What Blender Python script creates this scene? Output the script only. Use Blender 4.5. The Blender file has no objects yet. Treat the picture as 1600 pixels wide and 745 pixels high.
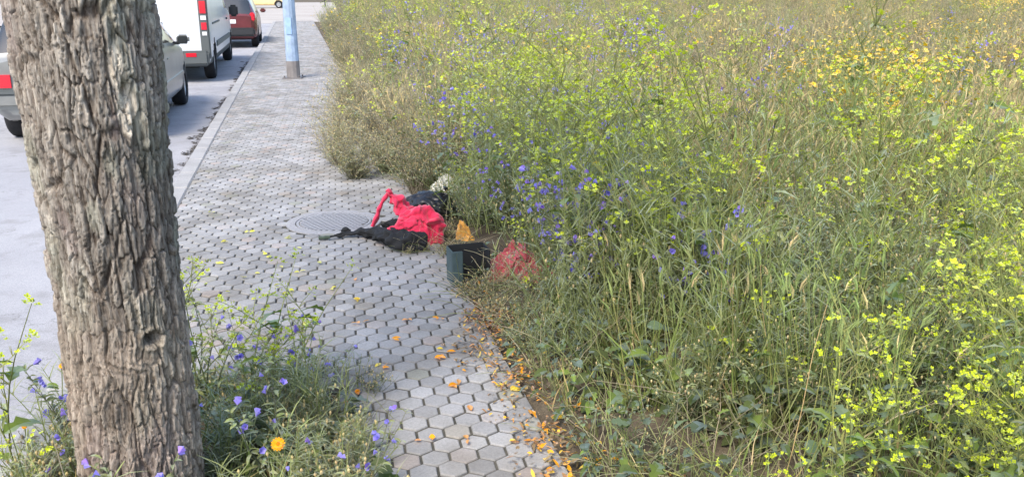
import bpy, bmesh, math, random
import numpy as np
from mathutils import Vector, Matrix

R = math.radians
random.seed(7)
rng = np.random.default_rng(7)
scene = bpy.context.scene
C = scene.collection

# ------------------------------------------------------------------ camera, world, sun, exposure
FPX, CX, CY, PITCH, CAMH = 1350.0, 800.0, 372.5, R(16.2), 1.55
cam_d = bpy.data.cameras.new('camera')
cam_d.sensor_width = 36.0
cam_d.lens = 36.0 * FPX / 1600.0
cam_d.clip_start = 0.05
cam_d.clip_end = 3000
cam = bpy.data.objects.new('camera', cam_d)
C.objects.link(cam)
cam.location = (0, 0, CAMH)
cam.rotation_euler = (R(90) - PITCH, 0, 0)
scene.camera = cam
scene.cycles.max_bounces = 6
scene.cycles.diffuse_bounces = 3
scene.cycles.glossy_bounces = 3
scene.cycles.transmission_bounces = 4

SUN_EL, SUN_AZ = R(52), R(205)          # azimuth clockwise from +Y
world = bpy.data.worlds.new('World')
scene.world = world
world.use_nodes = True
wn = world.node_tree.nodes
wl = world.node_tree.links
wn.clear()
sky = wn.new('ShaderNodeTexSky')
sky.sky_type = 'NISHITA'
sky.sun_disc = False
sky.sun_elevation = SUN_EL
sky.sun_rotation = SUN_AZ
sky.dust_density = 2.0
sky.air_density = 1.0
bg = wn.new('ShaderNodeBackground')
bg.inputs[1].default_value = 0.13
wo = wn.new('ShaderNodeOutputWorld')
wl.new(sky.outputs[0], bg.inputs[0])
wl.new(bg.outputs[0], wo.inputs[0])
sun_d = bpy.data.lights.new('sun', 'SUN')
sun_d.energy = 1.5
sun_d.angle = R(20)
sun_d.color = (1.0, 0.92, 0.80)
sun = bpy.data.objects.new('sun', sun_d)
C.objects.link(sun)
sdir = Vector((math.sin(SUN_AZ) * math.cos(SUN_EL), math.cos(SUN_AZ) * math.cos(SUN_EL), math.sin(SUN_EL)))
sun.rotation_euler = (-sdir).to_track_quat('-Z', 'Y').to_euler()
sun.location = (0, -5, 12)
vs = scene.view_settings
vs.view_transform = 'Standard'
vs.look = 'None'
vs.gamma = 1.0
vs.use_curve_mapping = False
vs.exposure = 1.68

# ------------------------------------------------------------------ geometry of the view
ct, st = math.cos(PITCH), math.sin(PITCH)

def P(px, py, z=0.0):
    """world point at height z seen at photo pixel px, py"""
    u, v = (px - CX) / FPX, (CY - py) / FPX
    d = Vector((u, ct + v * st, -st + v * ct))
    k = (z - CAMH) / d.z
    return Vector((d.x * k, d.y * k, z))

def proj(x, y, z):
    zz = z - CAMH
    dep = y * ct - zz * st
    up = y * st + zz * ct
    return CX + FPX * x / dep, CY - FPX * up / dep, dep

STREET = R(13.6)
SD = Vector((-math.sin(STREET), math.cos(STREET), 0))      # along the street
TD = Vector((math.cos(STREET), math.sin(STREET), 0))       # across, to the right
def ST(s, t, z=0.0):
    return SD * s + TD * t + Vector((0, 0, z))
def to_st(p):
    return p.x * SD.x + p.y * SD.y, p.x * TD.x + p.y * TD.y
T_EDGE = to_st(P(756, 500))[1]          # right edge of the pavement
T_KERB = to_st(P(290, 300))[1]          # inner edge of the kerb stones
T_ROAD = T_KERB - 0.14
S_END = 44.0

# ------------------------------------------------------------------ helpers
def tag(o, label=None, cat=None, group=None, kind=None):
    if label: o['label'] = label
    if cat: o['category'] = cat
    if group: o['group'] = group
    if kind: o['kind'] = kind
    return o

def empty(name, loc=(0, 0, 0), rz=0.0):
    o = bpy.data.objects.new(name, None)
    o.empty_display_size = 0.1
    C.objects.link(o)
    o.location = loc
    o.rotation_euler = (0, 0, rz)
    return o

def link(name, mesh, parent=None):
    o = bpy.data.objects.new(name, mesh)
    C.objects.link(o)
    if parent: o.parent = parent
    return o

class MB:
    """collects verts, faces and face colours"""
    def __init__(self):
        self.v, self.f, self.c = [], [], []
    def add(self, vs_, fs, col):
        b = len(self.v)
        self.v.extend([tuple(p) for p in vs_])
        for f in fs:
            self.f.append(tuple(i + b for i in f))
            self.c.append(col)
    def tube(self, pts, rad, sides, col, cap=False):
        pts = [Vector(p) for p in pts]
        n = len(pts)
        vs_, fs = [], []
        for i, p in enumerate(pts):
            d = (pts[min(i + 1, n - 1)] - pts[max(i - 1, 0)])
            if d.length < 1e-9: d = Vector((0, 0, 1))
            d.normalize()
            a = d.cross(Vector((0.31, 0.93, 0.2)))
            if a.length < 1e-3: a = d.cross(Vector((1, 0, 0)))
            a.normalize()
            b = d.cross(a)
            r = rad[i] if isinstance(rad, (list, tuple)) else rad
            for k in range(sides):
                t = 2 * math.pi * k / sides
                vs_.append(p + a * (r * math.cos(t)) + b * (r * math.sin(t)))
        for i in range(n - 1):
            for k in range(sides):
                k2 = (k + 1) % sides
                fs.append((i * sides + k, i * sides + k2, (i + 1) * sides + k2, (i + 1) * sides + k))
        if cap:
            fs.append(tuple(range(sides))[::-1])
            fs.append(tuple((n - 1) * sides + k for k in range(sides)))
        self.add(vs_, fs, col)
    def box(self, c, s, col, rot=None):
        c = Vector(c)
        vs_ = []
        for x in (-.5, .5):
            for y in (-.5, .5):
                for z in (-.5, .5):
                    p = Vector((x * s[0], y * s[1], z * s[2]))
                    if rot is not None: p = rot @ p
                    vs_.append(c + p)
        self.add(vs_, [(0, 1, 3, 2), (4, 6, 7, 5), (0, 4, 5, 1), (2, 3, 7, 6), (0, 2, 6, 4), (1, 5, 7, 3)], col)
    def mesh(self, name, mat=None, smooth=False):
        m = bpy.data.meshes.new(name)
        m.from_pydata(self.v, [], self.f)
        if self.f:
            at = m.color_attributes.new('col', 'FLOAT_COLOR', 'CORNER')
            cnt = np.array([len(f) for f in self.f])
            cols = np.ones((len(self.f), 4), dtype=np.float32)
            cols[:, :3] = np.array([c[:3] for c in self.c], dtype=np.float32)
            at.data.foreach_set('color', np.repeat(cols, cnt, axis=0).ravel())
        if mat: m.materials.append(mat)
        if smooth: m.polygons.foreach_set('use_smooth', [True] * len(m.polygons))
        m.update()
        return m
    def build(self, name, mat=None, parent=None, smooth=False):
        return link(name, self.mesh(name, mat, smooth), parent)

# ------------------------------------------------------------------ materials
def new_mat(name):
    m = bpy.data.materials.new(name)
    m.use_nodes = True
    n, l = m.node_tree.nodes, m.node_tree.links
    return m, n, l, n['Principled BSDF']

def noise(n, l, scale, detail=4, vec=None, rough=0.55):
    t = n.new('ShaderNodeTexNoise')
    t.inputs['Scale'].default_value = scale
    t.inputs['Detail'].default_value = detail
    t.inputs['Roughness'].default_value = rough
    if vec is not None: l.new(vec, t.inputs['Vector'])
    return t

def ramp(n, l, fac, stops):
    r = n.new('ShaderNodeValToRGB')
    e = r.color_ramp.elements
    while len(e) > 1: e.remove(e[-1])
    e[0].position, e[0].color = stops[0][0], (*stops[0][1], 1)
    for p, c in stops[1:]:
        k = e.new(p); k.color = (*c, 1)
    l.new(fac, r.inputs[0])
    return r

def mixc(n, l, fac, a, b, mode='MIX'):
    m = n.new('ShaderNodeMix')
    m.data_type = 'RGBA'
    m.blend_type = mode
    for sock, val in ((m.inputs[0], fac), (m.inputs[6], a), (m.inputs[7], b)):
        if hasattr(val, 'links') or hasattr(val, 'is_linked'): l.new(val, sock)
        elif isinstance(val, (int, float)): sock.default_value = val
        else: sock.default_value = (*val, 1)
    return m.outputs[2]

def math_n(n, l, op, a, b=None):
    m = n.new('ShaderNodeMath'); m.operation = op
    for i, val in enumerate((a, b)):
        if val is None: continue
        if hasattr(val, 'is_linked'): l.new(val, m.inputs[i])
        else: m.inputs[i].default_value = val
    return m.outputs[0]

def bump(n, l, h, bsdf, strength=0.3, dist=0.01):
    b = n.new('ShaderNodeBump')
    b.inputs['Strength'].default_value = strength
    b.inputs['Distance'].default_value = dist
    l.new(h, b.inputs['Height'])
    l.new(b.outputs[0], bsdf.inputs['Normal'])

def world_pos(n):
    g = n.new('ShaderNodeNewGeometry')
    return g.outputs['Position']

def mat_foliage(name, var=0.35, transl=0.35, rough=0.55, hue=0.03):
    m = bpy.data.materials.new(name); m.use_nodes = True
    n, l = m.node_tree.nodes, m.node_tree.links
    n.clear()
    out = n.new('ShaderNodeOutputMaterial')
    at = n.new('ShaderNodeVertexColor'); at.layer_name = 'col'
    oi = n.new('ShaderNodeObjectInfo')
    hs = n.new('ShaderNodeHueSaturation')
    nz = noise(n, l, 1.1, 2, world_pos(n))
    v = math_n(n, l, 'MULTIPLY_ADD', oi.outputs['Random'], var)
    v.node.inputs[2].default_value = 1.0 - var * 0.5
    l.new(v, hs.inputs['Value'])
    hv = math_n(n, l, 'MULTIPLY_ADD', nz.outputs[0], hue * 2)
    hv.node.inputs[2].default_value = 0.5 - hue
    l.new(hv, hs.inputs['Hue'])
    l.new(at.outputs[0], hs.inputs['Color'])
    d = n.new('ShaderNodeBsdfDiffuse')
    t = n.new('ShaderNodeBsdfTranslucent')
    g = n.new('ShaderNodeBsdfGlossy'); g.inputs['Roughness'].default_value = rough
    g.inputs['Color'].default_value = (0.8, 0.85, 0.9, 1)
    for b in (d, t): l.new(hs.outputs[0], b.inputs['Color'])
    m1 = n.new('ShaderNodeMixShader'); m1.inputs[0].default_value = transl
    l.new(d.outputs[0], m1.inputs[1]); l.new(t.outputs[0], m1.inputs[2])
    fr = n.new('ShaderNodeFresnel'); fr.inputs[0].default_value = 1.35
    m2 = n.new('ShaderNodeMixShader')
    l.new(math_n(n, l, 'MULTIPLY', fr.outputs[0], 0.18), m2.inputs[0])
    l.new(m1.outputs[0], m2.inputs[1]); l.new(g.outputs[0], m2.inputs[2])
    l.new(m2.outputs[0], out.inputs[0])
    return m

M_LEAF = mat_foliage('foliage')
M_PETAL = mat_foliage('petals', var=0.25, transl=0.45, hue=0.01)

def mat_vcol(name, rough=0.8, spec=0.3, nscale=60, namp=0.25, bumpd=0.003, metallic=0.0):
    m, n, l, b = new_mat(name)
    at = n.new('ShaderNodeVertexColor'); at.layer_name = 'col'
    nz = noise(n, l, nscale, 5)
    tc = n.new('ShaderNodeTexCoord'); l.new(tc.outputs['Object'], nz.inputs['Vector'])
    r = ramp(n, l, nz.outputs[0], [(0.3, (1 - namp,) * 3), (0.7, (1 + namp * 0.3,) * 3)])
    l.new(mixc(n, l, 1.0, at.outputs[0], r.outputs[0], 'MULTIPLY'), b.inputs['Base Color'])
    b.inputs['Roughness'].default_value = rough
    b.inputs['Specular IOR Level'].default_value = spec
    b.inputs['Metallic'].default_value = metallic
    if bumpd: bump(n, l, nz.outputs[0], b, 0.4, bumpd)
    return m
M_PLAIN = mat_vcol('plain_surface')
M_TWIG = mat_vcol('twig', rough=0.9, nscale=120)

def mat_paver():
    m, n, l, b = new_mat('paver_concrete')
    geo = n.new('ShaderNodeNewGeometry')
    oi = n.new('ShaderNodeObjectInfo')
    rnd = math_n(n, l, 'FRACT', math_n(n, l, 'ADD', geo.outputs['Random Per Island'], oi.outputs['Random']))
    base = ramp(n, l, rnd, [(0.0, (.215, .213, .212)), (0.3, (.255, .253, .252)), (0.62, (.285, .283, .282)),
                            (0.85, (.32, .317, .315)), (0.93, (.315, .275, .255)), (1.0, (.24, .247, .215))])
    pos = world_pos(n)
    n1 = noise(n, l, 90, 6, pos, 0.7)
    n2 = noise(n, l, 2.2, 4, pos)
    n3 = noise(n, l, 480, 3, pos, 0.7)
    c = mixc(n, l, 0.8, base.outputs[0], ramp(n, l, n1.outputs[0], [(0.3, (.72, .72, .71)), (0.55, (1, 1, 1)), (0.75, (1.12, 1.12, 1.1))]).outputs[0], 'MULTIPLY')
    c = mixc(n, l, 1.0, c, ramp(n, l, n2.outputs[0], [(0.32, (.70, .67, .62)), (0.5, (.95, .94, .92)), (0.65, (1.06, 1.06, 1.07))]).outputs[0], 'MULTIPLY')
    c = mixc(n, l, 0.5, c, ramp(n, l, n3.outputs[0], [(0.3, (.6, .6, .6)), (0.5, (1, 1, 1)), (0.72, (1.3, 1.3, 1.3))]).outputs[0], 'MULTIPLY')
    l.new(c, b.inputs['Base Color'])
    b.inputs['Roughness'].default_value = 0.75
    b.inputs['Specular IOR Level'].default_value = 0.35
    bump(n, l, n1.outputs[0], b, 0.5, 0.003)
    return m
M_PAVER = mat_paver()

def mat_ground(name, c0, c1, c2, s1, s2, rough=0.9, bd=0.01):
    m, n, l, b = new_mat(name)
    pos = world_pos(n)
    n1, n2 = noise(n, l, s1, 6, pos, 0.65), noise(n, l, s2, 6, pos, 0.7)
    a = ramp(n, l, n1.outputs[0], [(0.3, c0), (0.5, c1), (0.72, c2)])
    c = mixc(n, l, 0.7, a.outputs[0], ramp(n, l, n2.outputs[0], [(0.3, (.6, .6, .6)), (0.65, (1.2, 1.2, 1.2))]).outputs[0], 'MULTIPLY')
    l.new(c, b.inputs['Base Color'])
    b.inputs['Roughness'].default_value = rough
    b.inputs['Specular IOR Level'].default_value = 0.25
    bump(n, l, n2.outputs[0], b, 0.6, bd)
    return m
M_SOIL = mat_ground('soil', (.055, .042, .03), (.10, .08, .055), (.17, .135, .09), 5, 60, bd=0.02)
M_JOINT = mat_ground('joint_sand', (.045, .044, .036), (.068, .064, .052), (.11, .10, .078), 8, 120, bd=0.004)
def mat_road():
    m, n, l, b = new_mat('road_surface')
    pos = world_pos(n)
    g = noise(n, l, 260, 4, pos, .75); st1 = noise(n, l, .55, 5, pos, .6); st2 = noise(n, l, 3.5, 5, pos, .65)
    c = ramp(n, l, st1.outputs[0], [(0.35, (.235, .235, .25)), (0.5, (.29, .29, .305)), (0.62, (.32, .32, .335))]).outputs[0]
    c = mixc(n, l, .8, c, ramp(n, l, st2.outputs[0], [(0.35, (.78, .77, .75)), (0.5, (1, 1, 1))]).outputs[0], 'MULTIPLY')
    c = mixc(n, l, .8, c, ramp(n, l, g.outputs[0], [(0.35, (.55, .55, .55)), (0.5, (1, 1, 1)), (0.66, (1.35, 1.35, 1.33))]).outputs[0], 'MULTIPLY')
    vo = n.new('ShaderNodeTexVoronoi'); vo.feature = 'DISTANCE_TO_EDGE'; vo.inputs['Scale'].default_value = .5
    wv = n.new('ShaderNodeVectorMath'); wv.operation = 'ADD'
    l.new(pos, wv.inputs[0]); l.new(st2.outputs['Color'], wv.inputs[1]); l.new(wv.outputs[0], vo.inputs['Vector'])
    cr = ramp(n, l, vo.outputs['Distance'], [(0.0, (.45, .44, .42)), (0.006, (1, 1, 1))]).outputs[0]
    l.new(mixc(n, l, .6, c, cr, 'MULTIPLY'), b.inputs['Base Color'])
    b.inputs['Roughness'].default_value = .85
    b.inputs['Specular IOR Level'].default_value = .25
    bump(n, l, g.outputs[0], b, .5, .004)
    return m
M_ROAD = mat_road()
M_KERB = mat_ground('kerb_concrete', (.24, .235, .23), (.29, .285, .28), (.33, .325, .32), 3, 110, 0.8, 0.003)
M_PLAZA = mat_ground('far_street', (.30, .27, .24), (.35, .32, .29), (.38, .35, .32), 0.3, 40, 0.85, 0.003)

# ------------------------------------------------------------------ the setting
def sheet(name, corners, mat, kind='structure'):
    m = MB(); m.add(corners, [tuple(range(len(corners)))], (1, 1, 1))
    o = m.build(name, mat)
    if kind: o['kind'] = kind
    return o

sheet('ground', [(-400, -60, -0.17), (400, -60, -0.17), (400, 900, -0.17), (-400, 900, -0.17)], M_SOIL)
road_w = 9.0
sheet('road', [ST(-8, T_ROAD - road_w, -0.125), ST(-8, T_ROAD + 0.02, -0.125), ST(S_END, T_ROAD + 0.02, -0.125), ST(S_END, T_ROAD - road_w, -0.125)], M_ROAD)
sheet('cross_street', [ST(S_END, -60, -0.121), ST(S_END, T_EDGE + 1.4, -0.121), ST(S_END + 60, T_EDGE + 3.5, -0.121), ST(S_END + 60, -60, -0.121)], M_PLAZA)

pavement = empty('pavement', (0, 0, 0)); pavement['kind'] = 'structure'
PIT_S0, PIT_S1 = None, None
tree_base = P(226, 800)
ts, tt = to_st(tree_base)
PIT = (ts - 0.95, ts + 0.75, T_KERB + 0.0, tt + 0.62)         # soil opening around the tree

def box_st(mb, s0, s1, t0, t1, z0, z1, col=(1, 1, 1)):
    v = [ST(s, t, z) for s in (s0, s1) for t in (t0, t1) for z in (z0, z1)]
    mb.add(v, [(0, 1, 3, 2), (4, 6, 7, 5), (0, 4, 5, 1), (2, 3, 7, 6), (0, 2, 6, 4), (1, 5, 7, 3)], col)

m = MB()
box_st(m, -6, PIT[0], T_KERB + 0.002, T_EDGE, -0.165, -0.0072)
box_st(m, PIT[0], PIT[1], PIT[3], T_EDGE, -0.165, -0.0072)
box_st(m, PIT[1], S_END, T_KERB + 0.002, T_EDGE, -0.165, -0.0072)
m.build('bedding', M_JOINT, pavement)

# hexagonal pavers
PITCH_H = 0.0985
PROT = R(11.0)
px_d = Vector((math.cos(PROT), math.sin(PROT), 0))
py_d = Vector((-math.sin(PROT), math.cos(PROT), 0))
def clip_poly(poly, fn):
    out = []
    for i in range(len(poly)):
        a, b = poly[i], poly[(i + 1) % len(poly)]
        fa, fb = fn(a), fn(b)
        if fa >= 0: out.append(a)
        if (fa >= 0) != (fb >= 0):
            k = fa / (fa - fb)
            out.append(a.lerp(b, k))
    return out
hs_ = PITCH_H / math.sqrt(3)
rad_top = hs_ - 0.0050
def hexa(r):
    return [Vector((r * math.sin(math.pi / 3 * k), r * math.cos(math.pi / 3 * k), 0)) for k in range(5, -1, -1)]
def paver_geo(poly, c, tilt=(0, 0), z=0.0):
    cen = sum(poly, Vector()) / len(poly)
    v = []
    n = len(poly)
    def zz(p): return z + (p.x - c.x) * tilt[0] + (p.y - c.y) * tilt[1]
    for (k, dz) in ((0.88, 0.0), (0.96, -0.0014), (1.0, -0.005), (1.0, -0.03)):
        for p in poly:
            q = cen.lerp(p, k)
            v.append((q.x, q.y, zz(q) + dz))
    f = [tuple(range(n))]
    for r_ in range(3):
        for i in range(n):
            j = (i + 1) % n
            f.append((r_ * n + i, (r_ + 1) * n + i, (r_ + 1) * n + j, r_ * n + j))
    return v, f
manhole_c = P(522, 346)
MAN_R = 0.262
cells = []
row_h = 1.5 * hs_
for j in range(-40, int(62 / row_h)):
    base = py_d * (j * row_h)
    off = 0.5 * PITCH_H if j % 2 else 0.0
    for i in range(-160, 60):
        c = base + px_d * (i * PITCH_H + off)
        s, t = to_st(c)
        if s < -1.5 or s > S_END - 0.1 or t < T_KERB - 0.06 or t > T_EDGE + 0.06: continue
        if PIT[0] - .06 < s < PIT[1] + .06 and t < PIT[3] + .06: 
            if PIT[0] + .06 < s < PIT[1] - .06 and t < PIT[3] - .06: continue
        if (c - manhole_c).length < MAN_R + 0.055: continue
        cells.append((c, s, t))
cands = []
for idx, (c, s, t) in enumerate(cells):
    u, v, dep = proj(c.x, c.y, 0)
    full = T_KERB + .05 < t < T_EDGE - .05 and not (PIT[0] - .055 < s < PIT[1] + .055 and t < PIT[3] + .055)
    if full and dep > 0.5 and 300 < u < 1000 and v < 760 and not (u < 560 and v > 600):
        cands.append((dep, idx))
cands.sort()
near = {i for _, i in cands[:300]}
hv, hf = paver_geo(hexa(rad_top), Vector())
hm = bpy.data.meshes.new('paver')
hm.from_pydata([tuple(Matrix.Rotation(PROT, 3, 'Z') @ Vector(p)) for p in hv], [], hf)
hm.materials.append(M_PAVER)
rest = MB()
prand = random.Random(3)
for idx, (c, s, t) in enumerate(cells):
    tl = (prand.gauss(0, 0.012), prand.gauss(0, 0.012))
    dz = prand.gauss(0, 0.0016)
    if idx in near:
        o = link('paver', hm, pavement)
        o.location = (c.x, c.y, dz)
        o.rotation_euler = (tl[1], -tl[0], prand.choice((0, 1, 2, 3, 4, 5)) * math.pi / 3 + prand.gauss(0, 0.012))
    else:
        poly = [c + Matrix.Rotation(PROT, 3, 'Z') @ p for p in hexa(rad_top)]
        poly = clip_poly(poly, lambda p: to_st(p)[1] - T_KERB - 0.006)
        poly = clip_poly(poly, lambda p: T_EDGE - 0.004 - to_st(p)[1])
        if PIT[0] - .06 < s < PIT[1] + .06 and t < PIT[3] + .06:
            if s < PIT[0] + .06: poly = clip_poly(poly, lambda p: PIT[0] - to_st(p)[0])
            elif s > PIT[1] - .06: poly = clip_poly(poly, lambda p: to_st(p)[0] - PIT[1])
            else: poly = clip_poly(poly, lambda p: to_st(p)[1] - PIT[3])
        if len(poly) < 3: continue
        v_, f_ = paver_geo(poly, c, tl, dz)
        rest.add(v_, f_, (1, 1, 1))
ro = rest.build('paver_field', M_PAVER, pavement)
ro['kind'] = 'stuff'

# kerb stones
kerb = empty('kerb', ST(0, 0)); kerb['kind'] = 'structure'
def bevel_box_mesh(name, sx, sy, sz, bev, mat, seg=2):
    bm = bmesh.new()
    bmesh.ops.create_cube(bm, size=1)
    for v in bm.verts: v.co = Vector((v.co.x * sx, v.co.y * sy, v.co.z * sz))
    bmesh.ops.bevel(bm, geom=bm.edges[:] , offset=bev, segments=seg, affect='EDGES')
    me = bpy.data.meshes.new(name); bm.to_mesh(me); bm.free()
    me.materials.append(mat)
    return me
kl = 0.62
km = bevel_box_mesh('kerb_stone', 0.138, kl - 0.010, 0.30, 0.012, M_KERB, 1)
kN = int((S_END + 3) / kl)
for i in range(kN):
    o = link('kerb_stone', km, kerb)
    p = ST(-3 + i * kl, T_KERB - 0.069, -0.15 + random.gauss(0.002, 0.002))
    o.location = p
    o.rotation_euler = (0, 0, STREET + random.gauss(0, 0.002))

# field soil and soil in the tree pit: gently bumpy sheets
def soil_sheet(name, corners_fn, ns, nt, amp, zbase=-0.012):
    v, f = [], []
    for i in range(ns + 1):
        for j in range(nt + 1):
            p = corners_fn(i / ns, j / nt)
            e = min(i, j, ns - i, nt - j)
            z = zbase + (amp * (0.5 + 0.5 * math.sin(p.x * 9.1 + p.y * 3.3) * math.sin(p.y * 7.7 - p.x * 2.1)) + random.uniform(0, amp * .6) if e else 0)
            v.append((p.x, p.y, z))
    for i in range(ns):
        for j in range(nt):
            a = i * (nt + 1) + j
            f.append((a, a + nt + 1, a + nt + 2, a + 1))
    m = MB(); m.add(v, f, (1, 1, 1))
    o = m.build(name, M_SOIL, None, True); o['kind'] = 'structure'
    return o
soil_sheet('field_soil', lambda a, b: ST(-4 + 10 * a, T_EDGE + 0.003 + 6 * b), 100, 60, 0.045, -0.02)
sheet('meadow_ground', [ST(-4, T_EDGE + 0.005, -0.05), ST(-4, 110, -0.05), ST(S_END + 75, 110, -0.05), ST(S_END + 75, T_EDGE + 4.0, -0.05), ST(S_END - .2, T_EDGE + 1.4, -0.05), ST(S_END - .2, T_EDGE + 0.005, -0.05)], M_SOIL)
soil_sheet('tree_pit_soil', lambda a, b: ST(PIT[0] + (PIT[1] - PIT[0]) * a, PIT[2] + 0.003 + (PIT[3] - PIT[2] - 0.006) * b), 30, 24, 0.03, -0.035)

# ------------------------------------------------------------------ manhole cover
M_IRON = mat_vcol('manhole_surface', rough=0.7, nscale=50, namp=0.3, bumpd=0.002)
mh = empty('manhole_cover', (manhole_c.x, manhole_c.y, 0), PROT)
mh.scale = (.87, .87, 1)
tag(mh, 'round ribbed manhole cover set in the hexagonal pavers beside the red cloth', 'manhole')
m = MB()
N = 56
def ring(mb, r0, r1, z0, z1, col):
    v = []
    for k in range(N):
        a = 2 * math.pi * k / N
        v += [(r0 * math.cos(a), r0 * math.sin(a), z0), (r1 * math.cos(a), r1 * math.sin(a), z1)]
    f = [(2 * k, 2 * k + 1, (2 * k + 3) % (2 * N), (2 * k + 2) % (2 * N)) for k in range(N)]
    mb.add(v, f, col)
mcol = (.30, .295, .30)
ring(m, 0.302, 0.37, 0.000, 0.0, mcol); ring(m, 0.37, 0.375, 0.0, -0.03, mcol); ring(m, 0.296, 0.302, -0.014, 0.0, mcol)
m.build('mortar_collar', M_IRON, mh)
m = MB()
icol, ecol = (.11, .105, .10), (.29, .29, .30)
m.add([(0.292 * math.cos(2 * math.pi * k / N), 0.292 * math.sin(2 * math.pi * k / N), -0.010) for k in range(N)], [tuple(range(N))], icol)
ring(m, 0.272, 0.292, 0.0, 0.0, ecol); ring(m, 0.292, 0.294, 0.0, -0.012, ecol); ring(m, 0.272, 0.2715, 0.0, -0.010, ecol)
plate = m.build('cover_plate', M_IRON, mh)
rib_dir = R(38)
for k in range(-7, 8):
    off = k * 0.036
    half = math.sqrt(max(0.262 ** 2 - off ** 2, 0.0004))
    m = MB(); m.box((0, 0, -0.004), (half * 2, 0.022, 0.011), (.32, .32, .33))
    o = m.build('rib', M_IRON, plate)
    o.location = (-off * math.sin(rib_dir), off * math.cos(rib_dir), 0)
    o.rotation_euler = (0, 0, rib_dir)

# ------------------------------------------------------------------ street tree
def worley(u, v, nu, seed):
    """F1, F2 and id-random of a jittered grid, periodic in u over nu cells"""
    r = np.random.default_rng(seed)
    nv = 400
    jx, jy, rv = r.random((nu, nv)), r.random((nu, nv)), r.random((nu, nv))
    iu, iv = np.floor(u).astype(int), np.floor(v).astype(int)
    f1 = np.full(u.shape, 9.0); f2 = np.full(u.shape, 9.0); rid = np.zeros(u.shape)
    for a in (-1, 0, 1):
        for b in (-1, 0, 1):
            cu, cv = iu + a, iv + b
            mu, mv = cu % nu, cv % nv
            d = np.hypot(cu + .1 + .8 * jx[mu, mv] - u, cv + .1 + .8 * jy[mu, mv] - v)
            closer = d < f1
            f2 = np.where(closer, f1, np.minimum(f2, d))
            rid = np.where(closer, rv[mu, mv], rid)
            f1 = np.where(closer, d, f1)
    return f1, f2, rid
def vnoise(u, v, nu, seed):
    """smooth value noise, periodic in u"""
    r = np.random.default_rng(seed).random((nu, 512))
    iu, iv = np.floor(u).astype(int), np.floor(v).astype(int)
    a, b = u - iu, v - iv
    a, b = a * a * (3 - 2 * a), b * b * (3 - 2 * b)
    g = lambda i, j: r[i % nu, j % 512]
    return (g(iu, iv) * (1 - a) + g(iu + 1, iv) * a) * (1 - b) + (g(iu, iv + 1) * (1 - a) + g(iu + 1, iv + 1) * a) * b
def sstep(a, b, x):
    t = np.clip((x - a) / (b - a), 0, 1)
    return t * t * (3 - 2 * t)

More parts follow.
